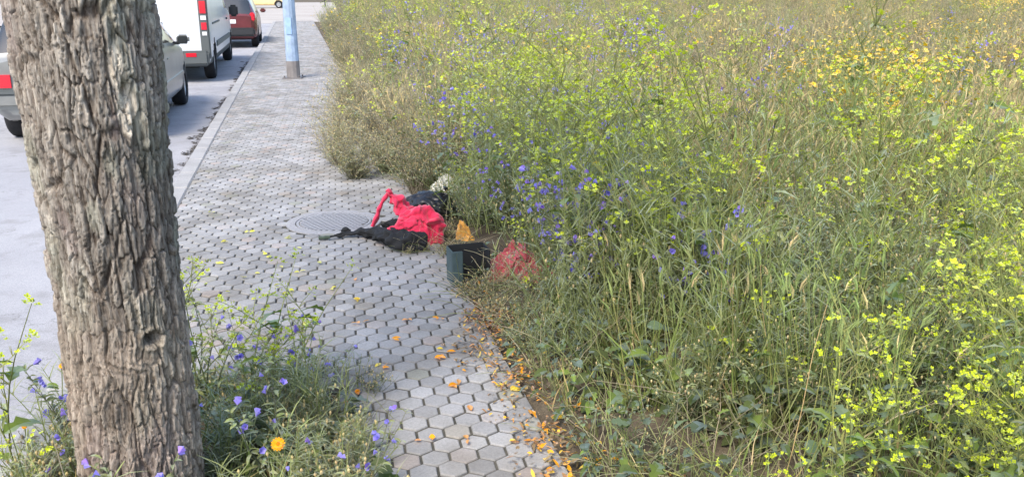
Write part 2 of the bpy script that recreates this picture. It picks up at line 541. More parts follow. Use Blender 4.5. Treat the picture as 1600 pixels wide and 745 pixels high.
tree = empty('street_tree', (tree_base.x, tree_base.y, -0.02))
tag(tree, 'rough-barked street tree rising from the weedy pit beside the kerb', 'tree')
TR = 0.168
def trunk_axis(z):
    return np.stack([0.004 * z + 0.016 * np.sin(z * 2.1), 0.01 * z, z], -1)
def bark_z(py):
    Yb = tree_base.y - TR * .93
    v = (CY - py) / FPX
    return CAMH + (-st + v * ct) * Yb / (ct + v * st) + .02
KZ, HZ, PZ, HX = bark_z(578), bark_z(540), bark_z(165), 0.060
def trunk_mesh(z0, z1, nt, nz, detail):
    th = np.linspace(0, 2 * np.pi, nt, endpoint=False)
    zz = np.linspace(z0, z1, nz)
    T, Z = np.meshgrid(th, zz)                       # nz x nt
    U = T / (2 * np.pi)
    prof = TR * (1.0 + 0.09 * np.exp(-(Z + 0.02) / 0.13) - 0.035 * np.exp(-((Z - .75) / .5) ** 2) + 0.08 * sstep(0.7, 1.6, Z) - 0.10 * sstep(2.0, 3.4, Z))
    prof = prof * (1 + 0.05 * (vnoise(U * 5, Z * 2.2, 5, 1) - .5) + 0.035 * np.cos(3 * T + 2 * Z))
    # knots and holes, in (angle, z); the camera sees angle ~ -62 deg
    view = math.atan2(-tree_base.y, -tree_base.x)
    def patch(du, z, su, sz):                        # du = metres along the bark to the right as seen from the camera
        a0 = view + du / TR
        d = (T - a0 + np.pi) % (2 * np.pi) - np.pi
        return np.exp(-((d * TR / su) ** 2 + ((Z - z) / sz) ** 2)), d * TR
    kn, kd = patch(-0.015, KZ, 0.085, 0.075)
    h1, h1d = patch(HX, HZ, 0.020, 0.015)
    h2, _ = patch(0.072, PZ + .03, 0.014, 0.026)
    pale, _ = patch(0.068, PZ - .02, 0.026, 0.06)
    pale2, _ = patch(0.05, PZ + .09, 0.02, 0.06)
    calm = np.clip(kn * 1.1, 0, 1)
    w1 = vnoise(U * 24, Z * 9, 24, 2) - .5
    w2 = vnoise(U * 60, Z * 24, 60, 3) - .5
    sw = kn * 1.2
    uu, vv = U + 0.010 * w1 + 0.005 * w2 + sw * 0.006 * np.sin((Z - KZ) * 45), Z + 0.03 * w1 + sw * 0.022 * np.cos(kd * 40)
    A1, A2, AR = worley(uu * 21, vv * 3.2 + .3, 21, 11)
    B1, B2, BR = worley(uu * 62 + .2, vv * 10.5, 62, 12)
    E1, E2, ER = worley(uu * 150 + .2, vv * 24, 150, 13)
    fA, fB, fE = sstep(0.01, 0.12, A2 - A1), sstep(0.012, 0.12, B2 - B1), sstep(0.0, 0.16, E2 - E1)
    fib = vnoise(uu * 230, vv * 22, 230, 5) - .5
    h = -0.020 + 0.011 * fA + 0.0065 * fB * (0.55 + .8 * BR) + 0.0040 * fE * (.3 + ER) + 0.005 * (AR - .5) + 0.008 * (BR - .5) * fB + 0.003 * (ER - .5) * fE + 0.0050 * fib + 0.004 * (vnoise(U * 40, Z * 14, 40, 8) - .5)
    low = sstep(KZ + .35, KZ - .05, Z)
    h = h * (1 - 0.08 * low) * (1 - .5 * calm)
    swirl = np.sin(kd * 95 + 9 * np.sin((Z - KZ) * 38) + 5 * (vnoise(U * 20, Z * 14, 20, 21) - .5)) * calm
    h = h + 0.014 * kn + 0.0015 * swirl - 0.05 * h1 - 0.03 * h2 - 0.008 * sstep(.25, .6, pale)
    h = h + 0.012 * (np.exp(-((np.hypot(h1d, (Z - HZ) * 1.2) - .032) / .011) ** 2))
    Rr = prof + (h if detail else 0)
    ax = trunk_axis(zz)
    X = ax[:, 0][:, None] + Rr * np.cos(T)
    Y = ax[:, 1][:, None] + Rr * np.sin(T)
    V = np.stack([X, Y, Z], -1).reshape(-1, 3)
    # bark colour: grey weathered plate tops, brown inner bark in fissures, ochre-pink low down, pale torn wood
    grey = np.array([.32, .29, .25]); dark = np.array([.095, .072, .055]); warm = np.array([.40, .325, .255]); palec = np.array([.66, .59, .48])
    pl = np.clip(.05 + .55 * fB * fA + .4 * (BR - .4) + .22 * fE * ER + .7 * fib, 0, 1)[..., None]
    lichen = sstep(.58, .8, vnoise(U * 18, Z * 7, 18, 31))[..., None] * np.array([.03, .045, .03])
    col = dark * (1 - pl) + grey * pl + lichen
    wm = (low * (.35 + .4 * vnoise(U * 9, Z * 4, 9, 33)) + calm * .25)[..., None].clip(0, .8)
    col = col * (1 - wm) + warm * wm * (.55 + .45 * pl)
    vcol = vnoise(U * 36, Z * 12, 36, 35)[..., None]
    big = vnoise(U * 5, Z * 1.9, 5, 41)[..., None]
    col = col * (.78 + .44 * vcol) * (.80 + .38 * big)
    mauve = sstep(.66, .8, vnoise(U * 11 + .4, Z * 3.3, 11, 37))[..., None] * .25
    col = col * (1 - mauve) + np.array([.27, .20, .20]) * mauve
    pm = (sstep(.3, .5, pale + .25 * (BR - .5)) * .9 + sstep(.35, .55, pale2 + .25 * (BR - .5)) * .75).clip(0, .9)[..., None]
    col = col * (1 - pm) + palec * pm * (.8 + .3 * fE[..., None])
    me = bpy.data.meshes.new('trunk')
    idx = np.arange(nz * nt).reshape(nz, nt)
    a, b = idx[:-1], idx[1:]
    F = np.stack([a, np.roll(a, -1, 1), np.roll(b, -1, 1), b], -1).reshape(-1, 4)
    me.vertices.add(len(V)); me.vertices.foreach_set('co', V.astype(np.float32).ravel())
    me.loops.add(F.size); me.loops.foreach_set('vertex_index', F.astype(np.int32).ravel())
    me.polygons.add(len(F))
    me.polygons.foreach_set('loop_start', np.arange(0, F.size, 4, dtype=np.int32))
    me.polygons.foreach_set('loop_total', np.full(len(F), 4, dtype=np.int32))
    me.update(calc_edges=True)
    at = me.color_attributes.new('col', 'FLOAT_COLOR', 'POINT')
    at.data.foreach_set('color', np.concatenate([col.reshape(-1, 3), np.ones((len(V), 1))], 1).astype(np.float32).ravel())
    me.polygons.foreach_set('use_smooth', np.ones(len(F), dtype=bool))
    return me
def mat_bark():
    m, n, l, b = new_mat('bark')
    at = n.new('ShaderNodeVertexColor'); at.layer_name = 'col'
    tc = n.new('ShaderNodeTexCoord'); mp = n.new('ShaderNodeMapping')
    mp.inputs['Scale'].default_value = (1, 1, .13)
    l.new(tc.outputs['Object'], mp.inputs['Vector'])
    f1 = noise(n, l, 150, 5, mp.outputs[0], .7)
    mp2 = n.new('ShaderNodeMapping'); mp2.inputs['Scale'].default_value = (1, 1, .3)
    l.new(tc.outputs['Object'], mp2.inputs['Vector'])
    f2 = noise(n, l, 55, 6, mp2.outputs[0], .7)
    c = mixc(n, l, 1.0, at.outputs[0], ramp(n, l, f1.outputs[0], [(0.32, (.5, .46, .42)), (0.5, (1, 1, 1)), (0.7, (1.28, 1.26, 1.22))]).outputs[0], 'MULTIPLY')
    c = mixc(n, l, .9, c, ramp(n, l, f2.outputs[0], [(0.33, (.55, .5, .46)), (0.52, (1, 1, 1)), (0.7, (1.22, 1.2, 1.16))]).outputs[0], 'MULTIPLY')
    l.new(c, b.inputs['Base Color'])
    b.inputs['Roughness'].default_value = .9
    b.inputs['Specular IOR Level'].default_value = .2
    h = math_n(n, l, 'ADD', f1.outputs[0], math_n(n, l, 'MULTIPLY', f2.outputs[0], 1.6))
    bump(n, l, h, b, .9, .008)
    return m
M_BARK = mat_bark()
me = trunk_mesh(-0.03, 3.3, 380, 1050, True); me.materials.append(M_BARK)
link('trunk', me, tree)
# limbs and crown above the picture
def limb(pts, r, name='limb'):
    m = MB(); m.tube(pts, r, 9, (.26, .22, .18)); return m.build(name, M_BARK, tree, True)
tips = []
lr = random.Random(5)
for k in range(6):
    a = k * 1.05 + .4
    p0 = Vector((-.03, .03, 2.9 + .06 * k))
    p1 = p0 + Vector((math.cos(a) * .5, math.sin(a) * .5, .55)); p2 = p1 + Vector((math.cos(a) * .6, math.sin(a) * .6, .75)); p3 = p2 + Vector((math.cos(a + .3) * .45, math.sin(a + .3) * .45, .5))
    limb([p0, p1, p2, p3], [.085, .06, .038, .012]); tips += [p1.lerp(p2, .6), p2, p3]
    b1 = p1 + Vector((math.cos(a + .8) * .5, math.sin(a + .8) * .5, .35)); b2 = b1 + Vector((math.cos(a + 1) * .5, math.sin(a + 1) * .4, .3))
    limb([p1, b1, b2], [.045, .03, .01]); tips += [b1, b2]
m = MB()
for p in tips:
    for _ in range(230):
        d = Vector((lr.gauss(0, .24), lr.gauss(0, .24), lr.gauss(0, .2)))
        q = p + d
        ax_ = Vector((lr.uniform(-1, 1), lr.uniform(-1, 1), lr.uniform(-1, .3))).normalized()
        sd = ax_.cross(Vector((0, 0, 1))).normalized() * .016
        L = lr.uniform(.05, .09)
        g = lr.uniform(.8, 1.2)
        m.add([q, q + ax_ * L * .5 + sd, q + ax_ * L, q + ax_ * L * .5 - sd], [(0, 1, 2, 3)], (.07 * g, .12 * g, .04 * g))
m.build('crown', M_LEAF, tree)

# ------------------------------------------------------------------ street light pole
M_POLE = mat_vcol('painted_steel', rough=0.5, spec=0.4, nscale=7, namp=0.34, bumpd=0.0006)
pb = P(459, 122)
pole = empty('street_light', (pb.x, pb.y, 0))
tag(pole, 'tall light blue street light pole standing on the pavement', 'street light')
blue, grime = (.31, .40, .53), (.22, .20, .19)
def polygon_tube(zs, rs, sides, col, name, cap=True):
    m = MB(); m.tube([(0, 0, z) for z in zs], rs, sides, col, cap); return m.build(name, M_POLE, pole, sides > 12)
polygon_tube([-.02, .30], [.118, .115], 12, grime, 'base_sleeve')
polygon_tube([.30, 7.0], [.112, .06], 12, blue, 'shaft')
m = MB(); m.box((0, 0, .006), (.32, .32, .024), (.16, .15, .15)); fl = m.build('base_plate', M_POLE, pole)
for sx in (-1, 1):
    for sy in (-1, 1):
        m = MB(); m.tube([(sx * .128, sy * .128, .012), (sx * .128, sy * .128, .05)], .014, 6, (.14, .13, .12), True); m.build('bolt', M_POLE, fl)
m = MB(); m.tube([(0, 0, 6.9), (-.3, 0, 7.25), (-1.3, -.2, 7.45)], [.045, .04, .035], 8, blue); m.build('arm', M_POLE, pole)
m = MB(); m.box((-1.5, -.24, 7.45), (.6, .24, .12), (.4, .42, .45)); m.build('lamp_head', M_POLE, pole)
m = MB(); m.box((0, -.107, .9), (.10, .02, .28), (.27, .40, .60)); m.build('access_door', M_POLE, pole)

# ------------------------------------------------------------------ vehicles
def mat_paint(name, col, rough=0.25, metal=0.0, dirt=0.25):
    m, n, l, b = new_mat(name)
    tc = n.new('ShaderNodeTexCoord')
    nz = noise(n, l, 3, 5, tc.outputs['Object'])
    r = ramp(n, l, nz.outputs[0], [(0.35, tuple(c * (1 - dirt) for c in col)), (0.65, col)])
    l.new(r.outputs[0], b.inputs['Base Color'])
    b.inputs['Roughness'].default_value = rough
    b.inputs['Metallic'].default_value = metal
    b.inputs['Coat Weight'].default_value = 0.4
    b.inputs['Coat Roughness'].default_value = 0.12
    return m
def mat_simple(name, col, rough=0.5, metal=0.0, spec=0.5):
    m, n, l, b = new_mat(name)
    b.inputs['Base Color'].default_value = (*col, 1)
    b.inputs['Roughness'].default_value = rough
    b.inputs['Metallic'].default_value = metal
    b.inputs['Specular IOR Level'].default_value = spec
    return m
M_GLASS = mat_simple('car_glass', (.02, .025, .03), 0.05, 0, 0.8)
M_RUBBER = mat_vcol('tyre_rubber', rough=0.85, nscale=40)
M_RIM = mat_simple('alloy', (.42, .43, .45), 0.35, 0.8)
M_BLACKP = mat_simple('black_plastic', (.016, .017, .019), 0.55)
M_GREYP = mat_simple('grey_plastic', (.075, .085, .085), 0.6)
M_TAIL = mat_simple('red_lens', (.55, .015, .03), 0.15, 0, .7)
M_CLEAR = mat_simple('clear_lens', (.6, .6, .6), 0.12, 0, .7)
M_AMBER = mat_simple('amber_lens', (.7, .25, .02), 0.15, 0, .7)
M_PLATE = mat_simple('number_plate', (.72, .72, .70), 0.4)
M_SILVER = mat_paint('silver_paint', (.23, .235, .225), 0.35, 0.3)
M_WHITE = mat_paint('white_paint', (.60, .63, .67), 0.3, 0, 0.08)
M_REDC = mat_paint('dark_red_paint', (.14, .03, .032), 0.25, 0.1)
M_CREAM = mat_paint('cream_paint', (.70, .52, .26), 0.3, 0, 0.1)

def interp(x, pts):
    xs, ys = [p[0] for p in pts], [p[1] for p in pts]
    return float(np.interp(x, xs, ys))

def vehicle(name, loc, rz, paint, L, W, top, belt, bot, halfw, side_win, front_glass, rear_glass, wheels, wr, lower=None):
    """lofted body, x = forward from the rear bumper; returns the root empty"""
    root = empty(name, loc, rz)
    xs = np.unique(np.round(np.concatenate([np.linspace(0, L, int(L / 0.045)), [.02, .05, L - .02, L - .05]]), 4))
    secs = []
    for x in xs:
        zt, zb, z0, w = interp(x, top), interp(x, belt), interp(x, bot), interp(x, halfw)
        zb = min(zb, zt - 0.03)
        g = min(max((zt - zb) / 0.45, 0), 1)
        we = w * (0.93 - 0.15 * g) if W < 1.85 else w * (0.95 - .07 * g)
        ze = zt - (0.02 + 0.04 * g)
        p = [(0, z0), (w * .86, z0), (w * .965, z0 + .07)]
        for k in range(1, 8): 
            q = k / 7
            p.append((w * (1 - .035 * (1 - math.sin(q * math.pi * .62 + .45))), z0 + .07 + (zb - z0 - .07) * q))
        wb = p[-1][0]
        for k in range(1, 7):
            q = k / 6
            p.append((wb + (we - wb) * q ** 1.15, zb + (ze - zb) * q))
        p += [(we * .93, zt - .012), (we * .55, zt + .004), (0, zt + .01)]
        secs.append(p)
    n = len(secs[0])
    verts, faces, kinds = [], [], []
    full = []
    for i, p in enumerate(secs):
        ring_ = [(xs[i], -y, z) for y, z in p] + [(xs[i], y, z) for y, z in reversed(p[1:-1])]
        full.append(ring_)
    nr = len(full[0])
    V = np.array(full)                                     # station, ring, 3
    for wx in wheels:                                      # snap to the wheel arch
        ra = wr * 1.17
        d = np.hypot(V[..., 0] - wx, V[..., 2] - wr)
        side = np.abs(V[..., 1]) > W * .5 * .80
        near_ = side & (np.abs(d - ra) < 0.034)
        k = np.where(near_, ra / np.maximum(d, 1e-6), 1)
        V[..., 0] = wx + (V[..., 0] - wx) * k
        V[..., 2] = wr + (V[..., 2] - wr) * k
    idx = np.arange(len(xs) * nr).reshape(len(xs), nr)
    paint_m, glass_s, glass_f, glass_r, low_m = MB(), [], MB(), MB(), MB()
    glass_parts = {}
    pv = V.reshape(-1, 3)
    for i in range(len(xs) - 1):
        xc = .5 * (xs[i] + xs[i + 1])
        for j in range(nr):
            j2 = (j + 1) % nr
            q = (idx[i, j], idx[i, j2], idx[i + 1, j2], idx[i + 1, j])
            c = pv[list(q)].mean(0)
            jj = j if j < n - 1 else nr - 1 - j            # mirrored segment number
            cut = False
            for wx in wheels:
                if abs(c[1]) > W * .5 * .80 and math.hypot(c[0] - wx, c[2] - wr) < wr * 1.17 - .004: cut = True
            if cut: continue
            zt, zb = interp(xc, top), interp(xc, belt)
            key = 'body'
            if 10 <= jj <= 14 and zt - zb > .22:
                for wi, (a, b) in enumerate(side_win):
                    if a < xc < b: key = ('side', wi, j < n - 1)
            if jj >= 15:
                if front_glass[0] < xc < front_glass[1]: key = 'windscreen'
                if rear_glass[0] < xc < rear_glass[1]: key = 'rear_window'
            if key == 'body' and lower and c[2] < lower: key = 'low'
            glass_parts.setdefault(key, []).append(q)
    for cap_i in (0, len(xs) - 1):
        loop = tuple(idx[cap_i]) if cap_i else tuple(idx[cap_i][::-1])
        glass_parts['body'].append(loop)
    def sub(key, nm, mat):
        fs = glass_parts[key]
        used = sorted({k for f in fs for k in f}); mp = {k: a for a, k in enumerate(used)}
        mb = MB(); mb.add([pv[k] for k in used], [tuple(mp[k] for k in f)[::-1] for f in fs], (1, 1, 1))
        me = mb.mesh(nm, mat)
        bm = bmesh.new(); bm.from_mesh(me); bmesh.ops.recalc_face_normals(bm, faces=bm.faces[:]); bm.to_mesh(me); bm.free()
        me.polygons.foreach_set('use_smooth', [len(p.vertices) == 4 for p in me.polygons])
        return link(nm, me, root)
    body = sub('body', 'body', paint)
    body.modifiers.new('split', 'EDGE_SPLIT').split_angle = R(40)
    for key in glass_parts:
        if key == 'body': continue
        if key == 'low': sub(key, 'lower_cladding', M_GREYP)
        elif isinstance(key, tuple): sub(key, 'side_window', M_GLASS)
        else: sub(key, key, M_GLASS)
    # floor pan and arch liners
    m = MB(); m.box((L / 2, 0, .34), (L * .9, W * .72, .2), (.02, .02, .02)); m.build('underbody', M_RUBBER, root)
    for wx in wheels:
        for s in (-1, 1):
            m = MB()
            v, f = [], []
            for k in range(17):
                a = math.pi * k / 16
                for yy in (W * .5 * .58, W * .5 * .955):
                    v.append((wx + wr * 1.165 * math.cos(a), s * yy, wr + wr * 1.165 * math.sin(a)))
            f = [(2 * k, 2 * k + 1, 2 * k + 3, 2 * k + 2) for k in range(16)]
            m.add(v, f, (.025, .025, .027)); m.build('arch_liner', M_RUBBER, root)
            wheel = empty('wheel', (wx, s * (W * .5 - .115), wr)); wheel.parent = root
            prof = [(wr * .62, -.085), (wr * .66, -.095), (wr * .9, -.098), (wr * .985, -.075), (wr, -.04), (wr, .04), (wr * .985, .075), (wr * .9, .098), (wr * .66, .095), (wr * .62, .085)]
            v, f = [], []
            K = 28
            for k in range(K):
                a = 2 * math.pi * k / K
                for r_, y_ in prof: v.append((r_ * math.cos(a), y_, r_ * math.sin(a)))
            npf = len(prof)
            for k in range(K):
                k2 = (k + 1) % K
                for q in range(npf - 1): f.append((k * npf + q, k * npf + q + 1, k2 * npf + q + 1, k2 * npf + q))
            m = MB(); m.add(v, f, (.022, .022, .024)); m.build('tyre', M_RUBBER, wheel, True)
            m = MB()
            v = []; f = []
            for k in range(K):
                a = 2 * math.pi * k / K
                rr = wr * .63
                v += [(rr * math.cos(a), s * .075, rr * math.sin(a)), (rr * .9 * math.cos(a), s * .06, rr * .9 * math.sin(a)), (rr * .88 * math.cos(a), s * .0, rr * .88 * math.sin(a))]
            for k in range(K):
                k2 = (k + 1) % K
                f += [(3 * k, 3 * k + 1, 3 * k2 + 1, 3 * k2), (3 * k + 1, 3 * k + 2, 3 * k2 + 2, 3 * k2 + 1)]
            f.append(tuple(3 * k + 2 for k in range(K)))
            m.add(v, f, (1, 1, 1))
            for k in range(5):
                a = 2 * math.pi * k / 5
                m.box((wr * .3 * math.cos(a), s * .06, wr * .3 * math.sin(a)), (wr * .56, .03, wr * .14), (1, 1, 1), Matrix.Rotation(-a, 3, 'Y'))
            m.build('rim', M_RIM, wheel)
    return root
def part_box(root, name, c, s, mat, bev=0.02, rot=None):
    me = bevel_box_mesh(name, *s, bev, mat)
    o = link(name, me, root); o.location = c
    if rot: o.rotation_euler = rot
    return o
VR = STREET + R(90)                                          # local +x points along the street
ZR = -0.125
# silver hatchback behind the tree (front right wheel seen right of the trunk)
fw = P(292, 163, ZR); fs, ft = to_st(fw)
Lc, Wc = 4.05, 1.68
front_axle, rear_axle = 3.28, 0.72
org = ST(fs - front_axle, ft - Wc / 2 + .03, ZR)
silver = vehicle('silver_car', org, VR, M_SILVER, Lc, Wc,
    top=[(0, .92), (.06, .96), (.35, 1.36), (.6, 1.42), (1.4, 1.46), (2.1, 1.44), (2.45, 1.34), (3.05, .98), (3.5, .90), (3.9, .76), (4.05, .62)],
    belt=[(0, .90), (1, .92), (2.6, .87), (3.1, .84), (4.05, .6)],
    bot=[(0, .34), (.15, .26), (.6, .2), (3.5, .2), (3.9, .24), (4.05, .32)],
    halfw=[(0, .68), (.08, .77), (.3, .83), (.9, .84), (3.2, .84), (3.7, .80), (3.95, .70), (4.05, .58)],
    side_win=[(.62, 1.42), (1.52, 2.62)], front_glass=(2.2, 2.98), rear_glass=(.09, .36), wheels=(rear_axle, front_axle), wr=.295)
tag(silver, 'silver hatchback parked half hidden behind the tree trunk', 'car')
for s in (-1, 1):
    part_box(silver, 'tail_light', (.06, s * .66, .70), (.16, .27, .20), M_TAIL, .03)
    part_box(silver, 'headlight', (3.86, s * .60, .66), (.2, .26, .14), M_CLEAR, .04)
    mr = part_box(silver, 'wing_mirror', (2.60, s * .93, .98), (.11, .17, .125), M_SILVER, .035)
    part_box(mr, 'mirror_arm', (.0, -s * .10, -.05), (.06, .12, .04), M_BLACKP, .01)
    part_box(mr, 'mirror_glass', (-.054, 0, 0), (.008, .13, .09), M_GLASS, .003)
    part_box(silver, 'side_moulding', (2.05, s * .838, .50), (1.95, .03, .07), M_SILVER, .012)
    part_box(silver, 'door_handle', (1.65, s * .835, .79), (.15, .03, .03), M_SILVER, .01)
part_box(silver, 'rear_bumper', (.03, 0, .50), (.18, 1.56, .20), M_SILVER, .05)
part_box(silver, 'bumper_strip', (-.045, 0, .58), (.06, 1.50, .06), M_GREYP, .02)
part_box(silver, 'front_bumper', (3.98, 0, .42), (.16, 1.3, .2), M_SILVER, .05)
part_box(silver, 'number_plate', (-.063, 0, .47), (.01, .50, .11), M_PLATE, .004)

# white van
rw = P(338, 122, ZR); rs_, rt_ = to_st(rw)
fw2 = P(367, 94, ZR); WBV = (fw2 - rw).length; Lv = WBV + 1.75
Wv = 1.92
van = vehicle('white_van', ST(rs_ - .78, rt_ - Wv / 2 + .03, ZR), VR, M_WHITE, Lv, Wv,
    top=[(0, 1.86), (.06, 1.92), (.2, 1.95), (Lv - 1.75, 1.96), (Lv - 1.4, 1.88), (Lv - .7, 1.18), (Lv - .2, 1.0), (Lv, .8)],
    belt=[(0, 1.08), (Lv - 1.55, 1.08), (Lv - .75, 1.05), (Lv, .75)],
    bot=[(0, .32), (.2, .26), (Lv - .35, .26), (Lv, .34)],
    halfw=[(0, .92), (.05, .945), (.3, .96), (Lv - .75, .96), (Lv - .35, .90), (Lv, .72)],
    side_win=[(Lv - 2.0, Lv - 1.3)], front_glass=(Lv - 1.45, Lv - .75), rear_glass=(9, 9.1), wheels=(.78, .78 + WBV), wr=.33, lower=.40)
tag(van, 'white panel van parked ahead of the silver hatchback', 'van')
for s in (-1, 1):
    pil = part_box(van, 'rear_pillar', (.00, s * .875, 1.06), (.10, .16, 1.28), M_GREYP, .02)
    part_box(pil, 'tail_light', (-.045, 0, .27), (.03, .125, .24), M_TAIL, .012)
    part_box(pil, 'reversing_light', (-.045, 0, .085), (.03, .12, .10), M_CLEAR, .012)
    part_box(pil, 'stop_light', (-.045, 0, -.06), (.03, .115, .15), M_TAIL, .012)
    part_box(pil, 'indicator_light', (-.045, 0, -.19), (.03, .105, .09), M_CLEAR, .012)
    part_box(van, 'side_moulding', (.78 + WBV / 2, s * .962, .62), (WBV - .95, .03, .11), M_GREYP, .012)
    mr = part_box(van, 'wing_mirror', (Lv - 1.33, s * 1.09, 1.15), (.12, .2, .26), M_BLACKP, .04)
    part_box(van, 'door_handle', (Lv - 1.93, s * .965, 1.0), (.18, .035, .04), M_BLACKP, .01)
    part_box(van, 'headlight', (Lv - .2, s * .68, .80), (.2, .28, .2), M_CLEAR, .04)
part_box(van, 'sliding_rail', (1.5, -.958, 1.02), (1.6, .02, .035), M_GREYP, .006)
part_box(van, 'rear_bumper', (-.03, 0, .44), (.22, 1.84, .26), M_GREYP, .04)
for s in (-1, 1):
    part_box(van, 'reflector', (-.142, s * .62, .50), (.01, .18, .07), M_TAIL, .004)
part_box(van, 'door_seam', (-.004, 0, 1.15), (.012, .012, 1.3), M_BLACKP, .002)
part_box(van, 'door_latch', (-.012, -.1, 1.05), (.03, .14, .05), M_BLACKP, .008)
part_box(van, 'number_plate', (-.008, .35, .82), (.012, .5, .12), M_PLATE, .004)

# dark red car beyond the van
rw2 = P(406, 73, ZR); rs2, rt2 = to_st(rw2)
red = vehicle('dark_red_car', ST(rs2 - .7, rt2 - .82, ZR), VR, M_REDC, 3.9, 1.64,
    top=[(0, .90), (.05, .95), (.32, 1.34), (.6, 1.41), (1.4, 1.45), (2.1, 1.42), (2.4, 1.32), (2.95, .98), (3.4, .88), (3.75, .75), (3.9, .6)],
    belt=[(0, .88), (1, .90), (2.6, .86), (3.9, .58)], bot=[(0, .34), (.15, .26), (.6, .2), (3.4, .2), (3.9, .32)],
    halfw=[(0, .66), (.08, .75), (.3, .81), (.9, .82), (3.1, .82), (3.6, .77), (3.9, .56)],
    side_win=[(.6, 1.4), (1.5, 2.5)], front_glass=(2.15, 2.9), rear_glass=(.07, .33), wheels=(.7, 3.15), wr=.285)
tag(red, 'dark red hatchback parked beyond the white van', 'car')
for s in (-1, 1):
    part_box(red, 'tail_light', (.10, s * .70, .86), (.16, .15, .24), M_TAIL, .03)
    part_box(red, 'wing_mirror', (2.5, s * .92, .98), (.1, .17, .12), M_REDC, .03)
    part_box(red, 'headlight', (3.7, s * .58, .64), (.2, .26, .14), M_CLEAR, .04)
part_box(red, 'rear_bumper', (.02, 0, .45), (.18, 1.52, .24), M_BLACKP, .05)
part_box(red, 'number_plate', (-.005, 0, .74), (.01, .50, .11), M_PLATE, .004)

# cream car crossing the end of the street
cp = P(418, 13, -0.12)
cream = vehicle('cream_car', (cp.x - 2.3, cp.y, -0.12), R(2), M_CREAM, 4.3, 1.7,
    top=[(0, .88), (.1, .93), (.5, 1.0), (.85, 1.36), (1.5, 1.45), (2.2, 1.42), (2.6, 1.3), (3.1, .98), (3.7, .88), (4.1, .75), (4.3, .6)],
    belt=[(0, .86), (1, .92), (2.6, .87), (4.3, .58)], bot=[(0, .34), (.15, .26), (.6, .22), (3.6, .22), (4.3, .32)],
    halfw=[(0, .66), (.08, .76), (.3, .84), (.9, .85), (3.3, .85), (4.0, .78), (4.3, .56)],
    side_win=[(.9, 1.6), (1.7, 2.7)], front_glass=(2.3, 3.05), rear_glass=(.52, .85), wheels=(.8, 3.4), wr=.30)
tag(cream, 'cream yellow car standing at the far end of the street', 'car')
for s in (-1, 1):
    part_box(cream, 'tail_light', (.1, s * .70, .80), (.14, .16, .16), M_TAIL, .03)
    part_box(cream, 'headlight', (4.1, s * .6, .66), (.2, .26, .14), M_CLEAR, .04)
    part_box(cream, 'wing_mirror', (2.7, s * .94, .98), (.1, .17, .12), M_CREAM, .03)
# thin dark post at the corner
bp = P(508, 9, -0.12)
post = empty('corner_post', (bp.x, bp.y, -0.12)); tag(post, 'thin dark post at the far corner of the meadow', 'post')
m = MB(); m.tube([(0, 0, 0), (0, 0, 1.0)], .06, 8, (.03, .03, .035), True); m.build('shaft', M_PLAIN, post)
m = MB(); m.tube([(0, 0, 1.0), (0, 0, 1.04), (0, 0, 1.1)], [.075, .075, .03], 8, (.03, .03, .035), True); m.build('cap', M_PLAIN, post)
# ------------------------------------------------------------------ dumped clothes and rubbish at the pavement edge
from mathutils import noise as mnoise
def mat_cloth(name, col, rough=0.85, sheen=0.3, weave=260):
    m, n, l, b = new_mat(name)
    tc = n.new('ShaderNodeTexCoord')
    n1 = noise(n, l, 14, 4, tc.outputs['Object'])
    n2 = noise(n, l, weave, 3, tc.outputs['Object'], .7)
    r = ramp(n, l, n1.outputs[0], [(0.3, tuple(c * .75 for c in col)), (0.7, tuple(min(1, c * 1.12) for c in col))])
    l.new(r.outputs[0], b.inputs['Base Color'])
    b.inputs['Roughness'].default_value = rough
    b.inputs['Sheen Weight'].default_value = sheen
    bump(n, l, n2.outputs[0], b, .5, .002)
    return m
M_RED = mat_cloth('red_knit', (.60, .013, .06))
M_PINK = mat_cloth('faded_red_cloth', (.44, .07, .085))
M_BLACK = mat_cloth('black_cloth', (.005, .0055, .0065), sheen=0)
M_ORANGE = mat_cloth('orange_cloth', (.60, .29, .045))
M_GREENSH = mat_cloth('dark_green_cloth', (.03, .05, .03))
M_BAGB = mat_simple('black_bin_bag', (.012, .012, .014), 0.32)
M_BAGW = mat_cloth('cream_plastic', (.55, .53, .45), rough=.4, sheen=0)
def catmull(pts, k):
    pts = [Vector(p) for p in pts]
    q = [pts[0] * 2 - pts[1]] + pts + [pts[-1] * 2 - pts[-2]]
    out = []
    for i in range(1, len(q) - 2):
        for a in range(k):
            t = a / k
            out.append(.5 * ((2 * q[i]) + (q[i + 1] - q[i - 1]) * t + (2 * q[i - 1] - 5 * q[i] + 4 * q[i + 1] - q[i + 2]) * t * t + (3 * q[i] - q[i - 1] - 3 * q[i + 1] + q[i + 2]) * t ** 3))
    out.append(pts[-1])
    return out
